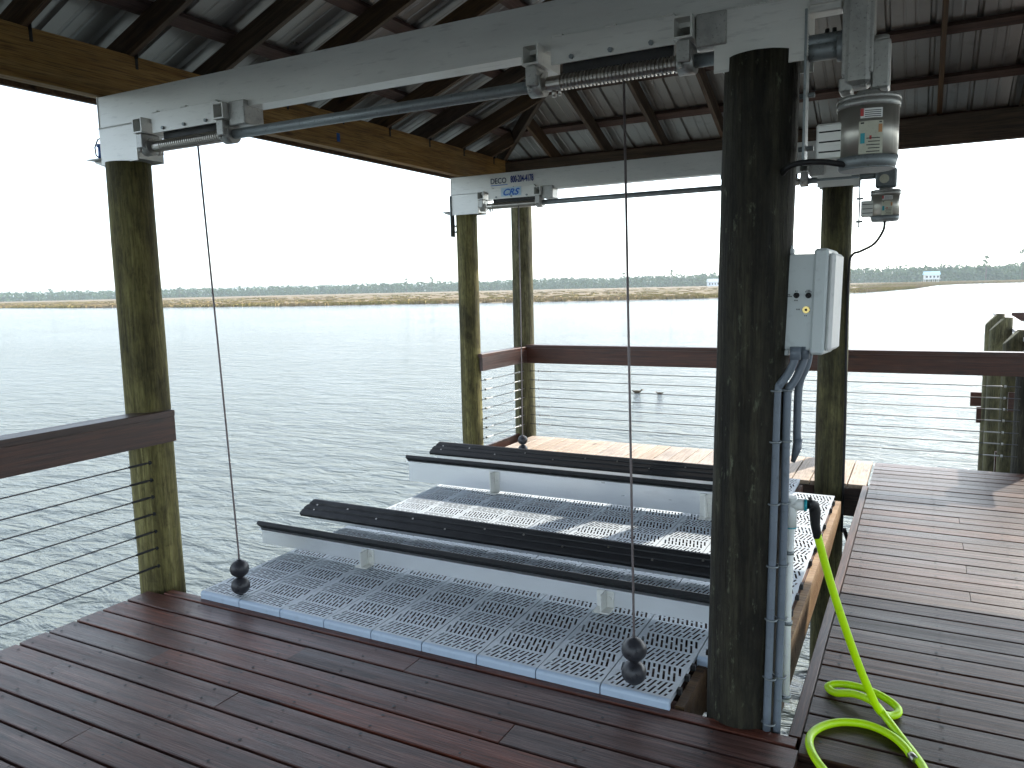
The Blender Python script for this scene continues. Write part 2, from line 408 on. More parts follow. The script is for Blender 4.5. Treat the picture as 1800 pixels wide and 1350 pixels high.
# single pines standing clear of the wood line
TRK = plain('pine_bark', (.10, .07, .05), .9)
def pine(azd, D, h, label):
    root = empty('pine_tree', (math.sin(R(azd))*D, math.cos(R(azd))*D, WZ))
    t = MB(); pts = [(0, 0, 0), (h*.01, 0, h*.4), (-h*.008, h*.01, h*.75), (0, 0, h)]
    t.tube(pts, .2, 6, rads=[.34, .26, .17, .06])
    c = MB()
    for j in range(22):
        z = h*rnd.uniform(.55, 1.02); rr = h*.17*(1.25-(z/h))*1.9; a = rnd.uniform(0, 6.28)
        p = Vector((math.cos(a)*rr*rnd.uniform(.3, 1), math.sin(a)*rr*rnd.uniform(.3, 1), z))
        t.tube([(0, 0, z-h*.03), p], .05, 4, rads=[.09, .03])
        clump(c, p, rnd.uniform(.8, 1.5), 9, .5)
    t.build('trunk', TRK, root); c.build('crown', FOL, root)
    tag(root, label, 'tree', 'single pines above the wood line')
for azd, D, h, lb in ((-58.6, 1290, 17, 'tall pine rising above the woods at the far left edge of the view'),
                      (-53.2, 1240, 18, 'pine above the distant woods just left of the leftmost dock pile'),
                      (-51.0, 1215, 18, 'pine nearest the left side of the leftmost dock pile'),
                      (-35.6, 1000, 17.5, 'pine above the woods midway between the left and centre dock piles'),
                      (-33.8, 985, 19, 'dark pine standing out of the woods left of the centre dock piles'),
                      (-19.7, 880, 17.5, 'spindly pine above the woods right of the corner pile'),
                      (-16.3, 850, 18.5, 'tallest pine between the corner pile and the dark front pile'),
                      (3.4, 720, 20, 'pine above the woods right of the pale houses'),
                      (5.3, 700, 23, 'high pine at the far right edge of the view')):
    pine(azd, D, h, lb)

def house(azd, D, wdt, hgt, roofcol, wallcol, label, stilts):
    root = empty('waterfront_house', (math.sin(R(azd))*D, math.cos(R(azd))*D, WZ), (0, 0, R(-azd+12)))
    h2, dp = wdt/2, wdt*.6; zb = 2.6 if stilts else .6; mw = plain('house_wall', wallcol, .7); mr = plain('house_roof', roofcol, .5)
    if stilts:
        for sx in (-.9, -.3, .3, .9):
            for sy in (0, 1): MB().box(h2*sx-.2, h2*sx+.2, sy*dp*.9, sy*dp*.9+.4, 0, zb).build('stilt', mw, root)
    b = MB(); b.box(-h2, h2, 0, dp, zb, zb+hgt, .05); b.build('wall', mw, root)
    rb = MB(); rb.prism([(-h2-.6, -.6, zb+hgt), (-h2-.6, dp+.6, zb+hgt), (-h2-.6, dp*.5, zb+hgt+hgt*.75)], (wdt+1.2, 0, 0)); rb.build('roof', mr, root)
    gl = plain('dark_window_glass', (.04, .05, .06), .15)
    for i in range(4):
        x = -h2+wdt*(i+.5)/4
        f = MB().box(x-.75, x+.75, -.12, -.002, zb+hgt*.25, zb+hgt*.8).build('window', M['white'], root)
        MB().box(x-.6, x+.6, -.14, -.122, zb+hgt*.3, zb+hgt*.75).build('pane', gl, f)
    p = MB(); p.box(-h2-.3, h2+.3, -2.2, -.15, zb-.25, zb, .02); p.build('porch', M['white'], root)
    tag(root, label, 'house')
house(-13.35, 800, 11, 4.0, (.5, .55, .6), (.6, .65, .7), 'small pale house at the edge of the woods left of the dark front pile', False)
house(.45, 640, 9.5, 3.2, (.35, .62, .75), (.7, .72, .7), 'pale stilt house with light blue roof before the woods at right', True)

# haze
hb = MB(); hb.box(-4150, 4150, -880, 4150, WZ-1, 34)
hm = bpy.data.materials.new('haze'); hm.use_nodes = True; hn = hm.node_tree; hn.nodes.clear()
pv = hn.nodes.new('ShaderNodeVolumePrincipled'); pv.inputs['Color'].default_value = (.80, .92, 1, 1); pv.inputs['Density'].default_value = .00020; pv.inputs['Anisotropy'].default_value = .3
ho = hn.nodes.new('ShaderNodeOutputMaterial'); hn.links.new(pv.outputs[0], ho.inputs['Volume'])
tag(hb.build('haze', hm), 'pale haze over the water', 'haze', kind='stuff')

# two birds on the water
def bird(x, y, s, rot, label):
    root = empty('swimming_bird', (x, y, WZ), (0, 0, rot)); bm1 = plain('bird_plumage', (.10, .075, .045), .8, 0, .4, 30)
    b = MB(); b.sphere((0, 0, .07*s), .2*s, (1, .5, .42), 14, 8)
    b.tube([(-.17*s, 0, .09*s), (-.30*s, 0, .15*s)], .03*s, 6, rads=[.06*s, .015*s]); b.build('body', bm1, root)
    h = MB(); h.tube([(.14*s, 0, .09*s), (.20*s, 0, .13*s), (.22*s, 0, .16*s)], .03*s, 8, rads=[.055*s, .035*s, .035*s]); h.sphere((.24*s, 0, .17*s), .05*s, (1.25, .9, .9), 10, 7); h.build('head', bm1, root)
    k = MB(); k.tube([(.29*s, 0, .17*s), (.38*s, 0, .155*s)], .01*s, 6, rads=[.018*s, .006*s]); k.build('bill', M['orange'], root)
    tag(root, label, 'bird', 'birds swimming behind the railing')
bird(-7.95, 23.4, .60, R(15), 'larger brown bird on the water just right of the near lift cable')
bird(-7.2, 23.35, .42, R(190), 'smaller brown bird on the water, right one of the two')

# ------------------------------------------------------------------ decks
random.seed(11)
def screws(boards, joists, name, parent):
    b = MB()
    for (x0, x1, y) in boards:
        for j in joists:
            if x0+.03 < j < x1-.02:
                for s in (-.042, .042):
                    jx = j+random.uniform(-.012, .012); jy = y+s+random.uniform(-.006, .006); r_ = random.uniform(.0055, .0085)
                    b.face([b.bm.verts.new((jx+r_*math.cos(a*1.0472), jy+r_*math.sin(a*1.0472), .0026)) for a in range(6)])
    o = b.build(name, M['ink'], parent); tag(o, kind='stuff')
PITCHB, BW = .1505, .137
def deck_rows(name, rows_, mat, joists, xdir=True, fascia=None):
    base = MB()
    return base
# front deck (boards run along X)
fd = MB()
for j in [(-3.9+.405*i) for i in range(16)]: fd.box(j-.019, j+.019, -2.6, 2.80, -.24, -.040)
fd.box(-3.95, 2.6, 2.79, 2.83, -.26, -.041); fd.box(-3.955, -3.915, -2.6, 2.789, -.26, -.041)
front_deck = tag(fd.build('front_deck', M['purlin']), kind='structure')
joints = {0: [-2.03], 1: [-2.60], 2: [-1.37], 3: [-3.2, .3], 4: [-2.57], 5: [-3.55, -1.0], 6: [-1.7], 7: [-2.9, .2]}
scr = []; JO = [(-3.9+.405*i) for i in range(16)]
for k in range(36):
    yc = 2.84 - .1505*(k+.5)
    js = joints.get(k, [random.uniform(-3.4, -1.2), random.uniform(.2, 1.6)])
    xs = [-3.965] + [x for x in js] + [(-.345 if k == 0 else 2.6)]
    for a, b_ in zip(xs, xs[1:]):
        me = plank(b_-a-.003, BW, .034).mesh('deck_board', M['deck'])
        place('deck_board', me, front_deck, (a+.0015, yc, random.uniform(-.0012, .0012)), (random.uniform(-.006, .006), 0, random.uniform(-.0006, .0006)))
    if k < 14: scr.append((-3.965, xs[-1], yc))
me = plank(3.49, .062, .034).mesh('edge_board', M['deck']); place('edge_board', me, front_deck, (-3.85, 2.881, 0))
me = plank(5.45, .11, .02).mesh('edge_board', M['rail']); place('edge_board', me, front_deck, (-3.9675, 2.82, -.067), (R(90), 0, R(-90)))
screws(scr, JO, 'screw_heads', front_deck)
# right deck
rd = MB()
for j in [(-.28+.405*i) for i in range(8)]: rd.box(j-.019, j+.019, 2.86, 7.93, -.24, -.040)
right_deck = tag(rd.build('right_deck', M['purlin']), kind='structure')
scr = []
for k in range(34):
    yc = 2.81+.1505*(k+.5)
    js = [.285] if k in (12, 15, 18, 22) else ([1.5] if k % 3 == 0 else [])
    xs = [-.345]+js+[2.6]
    for a, b_ in zip(xs, xs[1:]):
        me = plank(b_-a-.003, BW+.002, .034).mesh('deck_board', M['deck_worn'])
        place('deck_board', me, right_deck, (a+.0015, yc, random.uniform(-.0015, .0015)), (random.uniform(-.008, .008), 0, random.uniform(-.0008, .0008)))
    scr.append((-.345, 2.6, yc))
screws(scr, [(-.28+.405*i) for i in range(8)], 'screw_heads', right_deck)
me = plank(4.05, .045, .12).mesh('edge_board', M['deck_worn']); place('edge_board', me, right_deck, (-.372, 2.925, -.001), (0, 0, R(90)))
# far deck (boards run along Y)
fr = MB()
for y in (7.05, 7.45, 7.86): fr.box(-4.05, -.40, y-.02, y+.02, -.24, -.04)
fr.box(-4.08, -.36, 7.035, 7.0649+.0, -.25, -.245)
far_deck = tag(fr.build('far_deck', M['purlin']), kind='structure')
me = plank(3.72, .24, .035).mesh('fascia_board', M['rail']); place('fascia_board', me, far_deck, (-4.08, 6.985, -.16), (R(90), 0, 0))
for k in range(25):
    x = -.44-.1505*k
    if x < -4.05: break
    me = plank_mesh(.955, BW+.004, .034, M['deck_pale'], 'deck_board')
    place('deck_board', me, far_deck, (x, 6.985, random.uniform(-.001, .001)), (0, 0, R(90)+random.uniform(-.0008, .0008)))
me = plank(.97, .11, .03).mesh('edge_board', M['rail']); place('edge_board', me, far_deck, (-4.125, 6.98, -.03), (R(90), 0, R(90)))

# ------------------------------------------------------------------ piles
def pile(x, y, z0, z1, r0, r1, mat, label, dx=0, dy=0, n=28, bevel=False, group=None, seed=0, top=None):
    b = MB(); N = 34; rings = []
    for i in range(N+1):
        t = i/N; z = z0+(z1-z0)*t; r_ = r0+(r1-r0)*t; ring = []
        for k in range(n):
            a = 2*math.pi*k/n
            q = 1+.035*noise.noise(Vector((math.cos(a)*1.3, math.sin(a)*1.3, z*.9+seed*7)))+.018*noise.noise(Vector((math.cos(a)*4, math.sin(a)*4, z*3+seed)))
            ring.append(b.bm.verts.new((math.cos(a)*r_*q+dx*t, math.sin(a)*r_*q+dy*t, z-z0)))
        rings.append(ring)
    if bevel:
        for v in rings[-1]:
            v.co.z -= max(0, -(v.co.x)+r1*.2)*1.1
        for v in rings[-2]: v.co.z = min(v.co.z, rings[-1][rings[-2].index(v)].co.z-.02)
    for A, B in zip(rings, rings[1:]):
        for k in range(n):
            f = b.face((A[k], A[(k+1) % n], B[(k+1) % n], B[k])); f.smooth = True
    b.face(rings[-1])
    o = b.build('dock_pile', mat, None, (x, y, z0))
    return tag(o, label, 'pile', group)
pile(-4.02, 2.975, -2.6, 2.468, .131, .120, M['pile'], 'olive brown round pile at the left corner of the near deck', seed=1)
pile(-.645, 3.035, -2.6, 2.512, .128, .130, M['pile_dark'], 'thick dark lichen-flecked pile carrying the control box', dx=.103, dy=-.055, seed=2)
pile(-4.175, 6.93, -2.6, 2.468, .112, .108, M['pile'], 'slim pile under the left end of the far lift beam', seed=3)
pile(-4.10, 8.02, -2.6, 2.845, .125, .118, M['pile_green'], 'corner pile of the far railing with cable ends bolted on', seed=4)
pile(-.655, 6.97, -2.6, 2.50, .122, .118, M['pile_mid'], 'dark green pile with a black wire down its right edge', seed=5)
pile(-.735, 8.06, -2.6, 2.845, .11, .105, M['pile_green'], 'pile at the far railing hidden behind the wired pile', seed=6)
pile(.90, 8.25, -2.6, 1.16, .15, .135, M['pile_dark'], 'nearest and widest of the short piles just past the right deck', bevel=True, seed=7, group='short piles of the neighbouring walkway')
pile(.895, 9.9, -2.6, 1.14, .12, .115, M['pile_green'], 'second short pile of the walkway, mostly behind the nearest one', bevel=True, seed=8, group='short piles of the neighbouring walkway')
pile(.885, 11.6, -2.6, 1.20, .13, .125, M['pile_green'], 'third short walkway pile with a pale cut top', bevel=True, seed=9, group='short piles of the neighbouring walkway')
pile(.985, 14.0, -2.6, 1.15, .13, .125, M['pile_green'], 'farthest and leftmost short pile of the neighbouring walkway', bevel=True, seed=10, group='short piles of the neighbouring walkway')

# neighbouring walkway with railing
wk = MB()
for y in (8.6, 10.4, 12.2, 14.0, 15.8): wk.box(.80, 2.6, y-.04, y+.04, -.55, -.30)
walkway = tag(wk.build('walkway', M['rail']), kind='structure')
for k in range(54):
    me = plank_mesh(1.9, BW, .034, M['deck_worn'], 'deck_board'); place('deck_board', me, walkway, (1.02, 8.12+.1505*k, -.26))
wr = empty('walkway_railing', (1.0, 8.3, 0))
ang = math.atan2(16.13-9.19, 1.087-.903)
me = plank(8.6, .22, .038).mesh('cap_rail', M['white']); 
WCAP = wood('sun_bleached_rail', (.36, .33, .31), (.50, .47, .45), (.62, .60, .58), (.5, .7), rv=.02, bmp=.2)
me.materials.clear(); me.materials.append(WCAP)
place('cap_rail', me, wr, (.905+.11-1.0, 8.0-8.3, 1.07), (0, 0, ang))
me = plank(2.0, .14, .038).mesh('cross_rail', M['rail']); place('cross_rail', me, wr, (.30, 15.2-8.3, 1.05), (R(90), 0, 0))
me = plank(2.0, .20, .038).mesh('cross_rail', M['rail']); place('cross_rail', me, wr, (.10, 12.0-8.3, .93), (R(90), 0, 0))
for z in (.2, .4, .6, .8):
    b = MB(); b.tube([(.1, 8.4-8.3, z), (.27, 16-8.3, z)], .004, 5); b.build('rail_cable', M['rope_dark'], wr)
for y in (9.6, 12.4): b = MB(); b.box(.83-1, 1.05-1, y-8.3-.02, y-8.3+.02, .30, .50); b.build('brace_block', M['rail'], wr)
tag(wr, 'railing with pale sun-bleached cap on the walkway past the right deck', 'railing')

# ------------------------------------------------------------------ cable railings
ZC = (.761, .657, .557, .455, .350, .248, .140)
def railing(name_label, x0, y0, x1, y1, zt, zb, capw, side, ends=(True, True), tilt=0., dark_ends=False):
    """boards from (x0,y0) to (x1,y1); side=+1 puts the upright board to the left of travel"""
    L = math.hypot(x1-x0, y1-y0); a = math.atan2(y1-y0, x1-x0)
    root = empty('deck_railing', (x0, y0, 0), (0, 0, a))
    me = plank(L, capw, .036).mesh('cap_rail', M['rail']); place('cap_rail', me, root, (0, 0, zt), (tilt, 0, 0))
    me = plank(L-.01, zt-.037-zb, .038).mesh('face_board', M['rail']); place('face_board', me, root, (.005, side*(-capw/2+.035), (zt-.037+zb)/2), (R(90*-side), 0, 0))
    for z in ZC:
        b = MB(); sag = .004
        b.tube([(.02, 0, z), (L*.5, 0, z-sag), (L-.02, 0, z)], .0040, 6); b.build('rail_cable', M['rope_dark'], root)
        for k, e in enumerate(ends):
            if e:
                xx = .02 if k == 0 else L-.02; d = 1 if k == 0 else -1
                t = MB(); t.tube([(xx+d*.135, 0, z), (xx+d*.15, 0, z), (xx+d*.25, 0, z), (xx+d*.26, 0, z)], .006, 6, rads=[.004, .0068, .0068, .004]); t.cyl((xx+.11*d, 0, z), (xx+.125*d, 0, z), .013, n=6); t.build('cable_end', M['black'] if dark_ends else M['alu_dull'], root)
    tag(root, name_label, 'railing'); return root
railing('brown cable railing at the left edge of the near deck', -3.935, 3.03, -3.905, -2.4, 1.055, .872, .14, -1, dark_ends=True)
railing('short sunlit piece of brown railing at the far left corner', -4.07, 6.90, -4.05, 7.92, 1.045, .868, .10, 1)
railing('long brown cable railing along the far deck edge', -4.02, 7.95, .80, 7.95, 1.065, .858, .12, 1)

# ------------------------------------------------------------------ lift platform
def panel_mesh(y0, y1, off, lip=False):
    """slotted plastic deck panel: herringbone slots as real holes. off = band phase along the platform"""
    Wd, T, mg = .2995, .0012, .011
    L = y1-y0-.003
    band, p, sw, tn = .138, .0232, .0106, .24
    L = y1-y0-.003
    vts = [(0, 0), (Wd, 0), (Wd, L), (0, L)]; faces = [[0, 1, 2, 3]]; holes = []
    inside = lambda q: all(mg < u < Wd-mg and .012 < v < L-.010 for u, v in q)
    for bI in range(-1, int(L/band)+3):
        gI = int(round((y0-off)/band))+bI; yb = off+gI*band-y0; sgn = 1 if gI % 2 == 0 else -1
        for i in range(-4, 18):
            xs = (i+.35)*p
            segs = ((.008, .080), (.094, .129)) if i % 2 == 0 else ((.008, .041), (.055, .129))
            for a, b_ in segs:
                def quad(a, b_):
                    return [((xs+(yy if sgn > 0 else band-yy)*tn)+sx, yb+yy) for (yy, sx) in ((a, -sw/2), (a, sw/2), (b_, sw/2), (b_, -sw/2))]
                for _ in range(14):
                    q = quad(a, b_)
                    if inside(q): holes.append(q); break
                    if not inside(q[:2]): a += .006
                    if not inside(q[2:]): b_ -= .006
                    if b_-a < .014: break
    base = 4
    for h in holes:
        vts += h; faces.append(list(range(base, base+4))); base += 4
    r_ = delaunay_2d_cdt([Vector(v) for v in vts], [], faces, 0, 1e-6)
    V, F, of = r_[0], r_[2], r_[5]
    b = MB(); top = [b.bm.verts.new((v.x, v.y, 0)) for v in V]; bot = [b.bm.verts.new((v.x, v.y, -T)) for v in V]
    cnt = {}
    for f, o in zip(F, of):
        if any(q != 0 for q in o): continue
        b.face([top[i] for i in f])
        for i in range(len(f)):
            e = (f[i], f[(i+1) % len(f)]); cnt[e] = 1
    for (i, j) in cnt:
        if (j, i) not in cnt: b.face([top[j], top[i], bot[i], bot[j]])
    for (xa, xb, ya, yb_) in ((.006, .009, .006, L-.006), (Wd-.009, Wd-.006, .006, L-.006), (.009, Wd-.009, .006, .009), (.009, Wd-.009, L-.009, L-.006)): b.box(xa, xb, ya, yb_, -.032, -T-.0005)
    me_ = b.mesh('grate_panel', M['grate']); return me_, L
plat = empty('lift_platform', (-2.2, 2.905, .043), (R(.62), 0, 0))
def pl(x, y): return (x+2.2, y-2.905)
YR = [(2.905, 4.158), (4.158, 5.411), (5.411, 6.664)]
pm = {}
def get_panel(y0, y1):
    k = (round(y0, 3), round(y1, 3))
    if k not in pm: pm[k] = panel_mesh(y0, y1, 2.898)
    return pm[k][0]
for c in range(10):
    x0 = -3.585+.3045*c
    for r_, (ya, yb) in enumerate(YR):
        if c == 9:
            if r_ == 0: ya = 3.315
            if r_ == 2: yb = 6.245
        lx, ly = pl(x0, ya)
        place('grate_panel', get_panel(ya, yb), plat, (lx+.001, ly, random.uniform(-.0008, .0008)), (0, random.uniform(-.004, .004), 0))
    lx, ly = pl(x0, 3.315 if c == 9 else 2.905)
    lp = MB(); T = .042; prof = [(0, 0), (-.005, -.001), (-.010, -.004), (-.014, -.009), (-.016, -.016), (-.016, -T), (0, -T)]
    lp.prism([(lx+.001, ly+u, v-.0005) for u, v in prof], (.2985, 0, 0)); lp.build('panel_lip', M['lip'], plat)
SIDE = wood('platform_fascia', (.22, .11, .04), (.36, .21, .09), (.46, .31, .16), (.55, .75), grain=(.7, 12, 12), rv=.1, bmp=.4)
def fascia(pts, L_x, name='side_board'):   # pts in (y,z) world-ish, at x
    b = MB(); b.prism([(L_x+2.2, y-2.905, z-.043) for y, z in pts], (.038, 0, 0)); return b.build(name, SIDE, plat)
fascia([(3.36, .002), (6.255, .002), (6.255, -.10), (5.6, -.165), (4.6, -.215), (3.36, -.235)], -.538)
fascia([(2.93, .004), (3.30, .004), (3.30, -.20), (2.93, -.16)], -.838).data.materials[0] = M['rafter']  # near board takes a darker wood to paint in its shade
b = MB(); b.box(-.838+2.2, -.50+2.2, 3.335-2.905, 3.373-2.905, -.28, -.04); b.build('end_board', M['purlin'], plat)
b = MB(); b.box(-3.6+2.2, -.84+2.2, 2.93-2.905, 2.965-2.905, -.24, -.04); b.build('end_board', M['purlin'], plat)
for y in [3.17+.268*i for i in range(14)]: b = MB(); b.box(-3.58+2.2, (-.86 if y < 3.36 or y > 6.2 else -.56)+2.2, y-2.905-.02, y-2.905+.02, -.24, -.038); b.build('joist', M['purlin'], plat)  # unseen joists, spaced close to block light through the slots
for x in (-3.33, -1.02):
    b = MB(); y0, y1 = 2.99, 6.98
    for (xa, xb, za, zb_) in ((-.07, .07, -.50, -.488), (-.07, .07, -.262, -.25), (-.004, .004, -.488, -.262)): b.box(x+2.2+xa, x+2.2+xb, y0-2.905, y1-2.905, za, zb_)
    b.build('cradle_beam', M['alu'], plat)
for i in range(11):
    x = -3.587+.3045*i
    ya, yb = (2.97, 6.64) if i < 9 else ((3.38, 6.24) if i == 10 else (3.38, 6.64))
    if i == 10: x = -.56
    b = MB(); b.box(x+2.2-.019, x+2.2+.019, ya-2.905, yb-2.905, -.235, -.0415); b.build('slot_shade_stringer', M['purlin'], plat)  # unseen cross grid added to keep the slots dark from the side
clipm = M['rubber']
b = MB()
for y in (3.55, 3.72, 3.98, 4.2, 4.36, 4.75, 5.0, 5.28, 5.5, 5.9, 6.1): b.box(-.552+2.2, -.530+2.2, y-2.905, y-2.905+.03, -.035, -.004)
for y in (3.0, 3.12, 3.22): b.box(-.852+2.2, -.832+2.2, y-2.905, y-2.905+.02, -.03, -.004)
tag(b.build('panel_clips', clipm, plat), kind='stuff')
tag(plat, 'pale grey slotted lift platform hanging between the decks', 'boat lift platform')

# bunks (aluminium channel with black carpeted-looking plastic cap), four on the platform
def bunk(y, zp, zc, ctr, tilt, x0, x1, label, brs, flip):
    root = MB()
    root.box(x0+.03, x1, y-.004, y+.004, .06, zp); root.box(x0+.03, x1, y-.03, y+.03, zp, zp+.007)
    o = root.build('bunk', M['alu_bright'], None)
    o.parent = plat; o.location = (2.2, -2.905, -.043)
    cb = MB(); Wc, Tc = .150, .029
    cb.prism([(0, -Wc/2, 0), (0, Wc/2, 0), (0, Wc/2, Tc*.8), (0, Wc/2-.012, Tc), (0, .034, Tc), (0, .028, Tc-.006), (0, .018, Tc-.006), (0, .012, Tc),
              (0, -.012, Tc), (0, -.018, Tc-.006), (0, -.028, Tc-.006), (0, -.034, Tc), (0, -Wc/2+.012, Tc), (0, -Wc/2, Tc*.8)], (x1-x0, 0, 0))
    for v in cb.bm.verts:
        if v.co.x < .001: v.co.x += max(0, v.co.y*(1 if tilt > 0 else -1)+.02)*.45
    c = cb.build('bunk_cap', M['black'], o, (x0, y, zc), (tilt, 0, 0))
    sc = MB()
    xx = .10
    while xx < x1-x0:
        for yy in ((.023, -.023) if xx < .15 else ((.023,) if int(xx*10) % 2 else (-.023,))): sc.cyl((xx, yy, Tc-.006), (xx, yy, Tc-.002), .007, n=8)
        xx += .28
    sc = sc.build('screw_heads', M['steel'], o, (x0, y, zc), (tilt, 0, 0)); sc['kind'] = 'stuff'
    for bx in brs:
        s = -1 if flip else 1
        bb = MB()
        bb.box(bx-.004, bx+.004, y-.085*1, y-.006, .052, zp-.01, .002)
        bb.box(bx-.05, bx+.045, y-.012, y-.0045, .052, zp-.012, .003)
        bb.box(bx-.045, bx+.045, y-.088, y-.013, .048, .056, .002)
        bb.cyl((bx+.022, y-.012, (zp+.055)/2), (bx+.022, y-.022, (zp+.055)/2), .011, n=6)
        bb.build('bracket', M['alu'], o)
    tag(o, label); return o
bunk(3.62, .155, .163, 0, R(-37), -3.87, -.76, 'nearest bunk, its black cap tilted away', (-2.95, -1.40), False)
bunk(4.14, .135, .143, 0, R(33), -3.93, -.76, 'second bunk with broad black cap facing the viewer', (), False)
bunk(5.34, .232, .238, 0, R(-33), -3.90, -.85, 'third bunk over the sunlit strip, cap seen edge-on', (-3.02, -1.30), False)
bunk(5.82, .232, .236, 0, R(33), -3.93, -.85, 'farthest bunk with broad black cap facing the viewer', (), False)

# ------------------------------------------------------------------ lift beams
def text_mesh(body, size, mat, parent, loc, rot, sx=1., shear=0., bold=.0, name='lettering'):
    cu = bpy.data.curves.new('t', 'FONT'); cu.body = body; cu.size = size; cu.shear = shear; cu.offset = bold; cu.extrude = .0006
    ob = bpy.data.objects.new('t', cu); C.objects.link(ob)
    dg = bpy.context.evaluated_depsgraph_get(); dg.update()
    me_ = bpy.data.meshes.new_from_object(ob.evaluated_get(dg)); bpy.data.objects.remove(ob)
    me_.materials.clear(); me_.materials.append(mat)
    for v in me_.vertices: v.co.x *= sx
    o = place(name, me_, parent, loc, rot); return o
def lift_beam(Y, xl, xr, drums, label, far=False, seed=0):
    root = empty('lift_beam', (xl, Y, 2.64))
    zt, zb = 2.838, 2.648
    def L(b, name, mat, parent=root, off=(0, 0, 0)):
        o = b.build(name, mat, parent)
        o.location = Vector(off) - (Vector(root.location) if parent is root else Vector((0, 0, 0)))
        return o
    b = MB()       # box-like I beam: thick web face at Y, flanges
    b.box(xl, xr, Y, Y+.012, zb+.006, zt-.006); b.box(xl, xr, Y+.095, Y+.107, zb+.006, zt-.006)
    b.box(xl, xr, Y-.0, Y+.107, zt-.006, zt); b.box(xl, xr, Y-.0, Y+.107, zb, zb+.006)
    b.box(xl-.005, xl, Y-.004, Y+.111, zb-.01, zt+.002)
    L(b, 'beam', M['alu'])
    # saddles over both piles
    for k, (sx0, sx1) in enumerate(((xl+.002, xl+.315), (xr-.42, xr-.105) if not far else (xr-.42, xr-.11))):
        b = MB()
        zs0 = 2.465
        yf = Y-.021 if (k == 1 and not far) else Y-.010
        b.box(sx0, sx1, yf, yf+.006, zs0, 2.662 if k == 0 else 2.672, .001)
        b.box(sx0, sx1, Y+.150, Y+.158, zs0, 2.662)
        b.box(sx0, sx0+.008, Y-.002, Y+.150, 2.50, 2.637); b.box(sx1-.008, sx1, Y-.002, Y+.150, 2.475 if k == 0 else 2.56, 2.637)
        b.box(sx0, sx1, Y-.002, Y+.150, 2.638, 2.646)
        L(b, 'pile_saddle', M['alu'])
        wl = MB(); i = 0; xx = sx0
        while xx < sx1: wl.sphere((xx, yf-.001, 2.665 if k == 0 else 2.675), .0042, (1.2, .6, 1), 6, 4); xx += .009
        if k == 1:
            zz = 2.48
            while zz < 2.67: wl.sphere((sx1, yf-.001, zz), .0045, (1, .6, 1.2), 6, 4); zz += .009
        o = L(wl, 'weld_bead', M['alu']); o['kind'] = 'stuff'
        bx = sx0-.012 if k == 0 else sx1-.010+(.012 if far else 0)
        b = MB(); b.box(bx+.001, bx+.009, Y-.028, Y+.05, 2.13 if k else 2.25, 2.63 if k else 2.66, .001)
        b.cyl((bx-.02, Y+.04, 2.36), (bx+.03, Y+.04, 2.36), .009, n=8); b.cyl((bx-.02, Y+.04, 2.18 if k else 2.3), (bx+.03, Y+.04, 2.18 if k else 2.3), .009, n=8)
        
        if far or k: L(b, 'side_strap', M['galv'])
    # end gusset fin
    b = MB(); b.prism([(xl-.005, Y+.03, 2.50), (xl-.005, Y+.03, 2.455), (xl-.115, Y+.03, 2.492), (xl-.115, Y+.03, 2.50)], (0, .01, 0)); b.box(xl-.115, xl-.005, Y-.02, Y+.09, 2.50, 2.506)
    L(b, 'gusset', M['alu_dull'])
    for (px0, px1) in drums:
        # winder: face plate is the part, everything on it a sub-part
        w_ = MB(); w_.box(px0, px1, Y-.026, Y-.018, 2.588, 2.692, .001); w_.box(px0, px1, Y-.018, Y-.002, 2.66, 2.688)
        for xx in (px0+.03, (px0+px1)/2, px1-.03): w_.box(xx-.022, xx+.022, Y-.030, Y-.006, 2.690, 2.700, .002)
        wo_ = L(w_, 'winder_plate', M['alu'])
        off = (0, 0, 0)
        for xx in (px0+.09, (px0+px1)/2, px1-.09):
            q = MB(); q.cyl((xx, Y-.026, 2.606), (xx, Y-.036, 2.606), .0095, n=6); q.build('bolt', M['galv'], wo_)
        q = MB(); q.box(px0+.03, px1-.02, Y+.020, Y+.030, 2.50, 2.60); q.build('gap_shade_sheet', M['rubber'], wo_)  # black sheet standing in for the shaded gap behind the drum
        for s, xc in ((-1, px0-.075), (1, px1+.035)):
            q = MB(); z0_, z1_, x0_, x1_, t = 2.594, 2.672, xc-.036, xc+.036, .007
            ya, yb = Y-.062, Y+.15
            q.box(x0_, x1_, ya, yb, z1_-t, z1_); q.box(x0_, x1_, ya, yb, z0_, z0_+t); q.box(x0_, x0_+t, ya, yb, z0_+t, z1_-t); q.box(x1_-t, x1_, ya, yb, z0_+t, z1_-t)
            q.box(x0_+t, x1_-t, yb-.01, yb-.004, z0_+t, z1_-t)
            q.build('square_tube', M['alu'], wo_)
            q = MB(); q.box(xc-.024, xc+.024, ya+.006, Y+.06, 2.515, 2.590, .004); q.cyl((xc-.03, Y+.012, 2.527), (xc+.03, Y+.012, 2.527), .045, n=20); q.cyl((xc-.012, ya+.02, 2.515), (xc-.012, ya+.02, 2.497), .008, n=6); q.cyl((xc+.012, Y+.04, 2.515), (xc+.012, Y+.04, 2.49), .008, n=6)
            q.build('bearing_block', M['alu_dull'], wo_)
        # grooved drum
        dr = MB(); xa, xb = px0-.03, px1+.01; yc, zc = Y+.012, 2.527
        pts = []; rad = []; xx = xa
        while xx < xa+.055: pts.append((xx, yc, zc)); rad.append(.029); xx += .02
        while xx < xb-.004:
            for dx, r__ in ((0, .0312), (.0035, .0245), (.008, .0245), (.0115, .0312)):
                pts.append((xx+dx, yc, zc)); rad.append(r__)
            xx += .0155
        pts.append((xb, yc, zc)); rad.append(.029)
        dr.tube(pts, .03, 20, rads=rad, smooth=False); dr.build('drum', M['steel'], wo_)
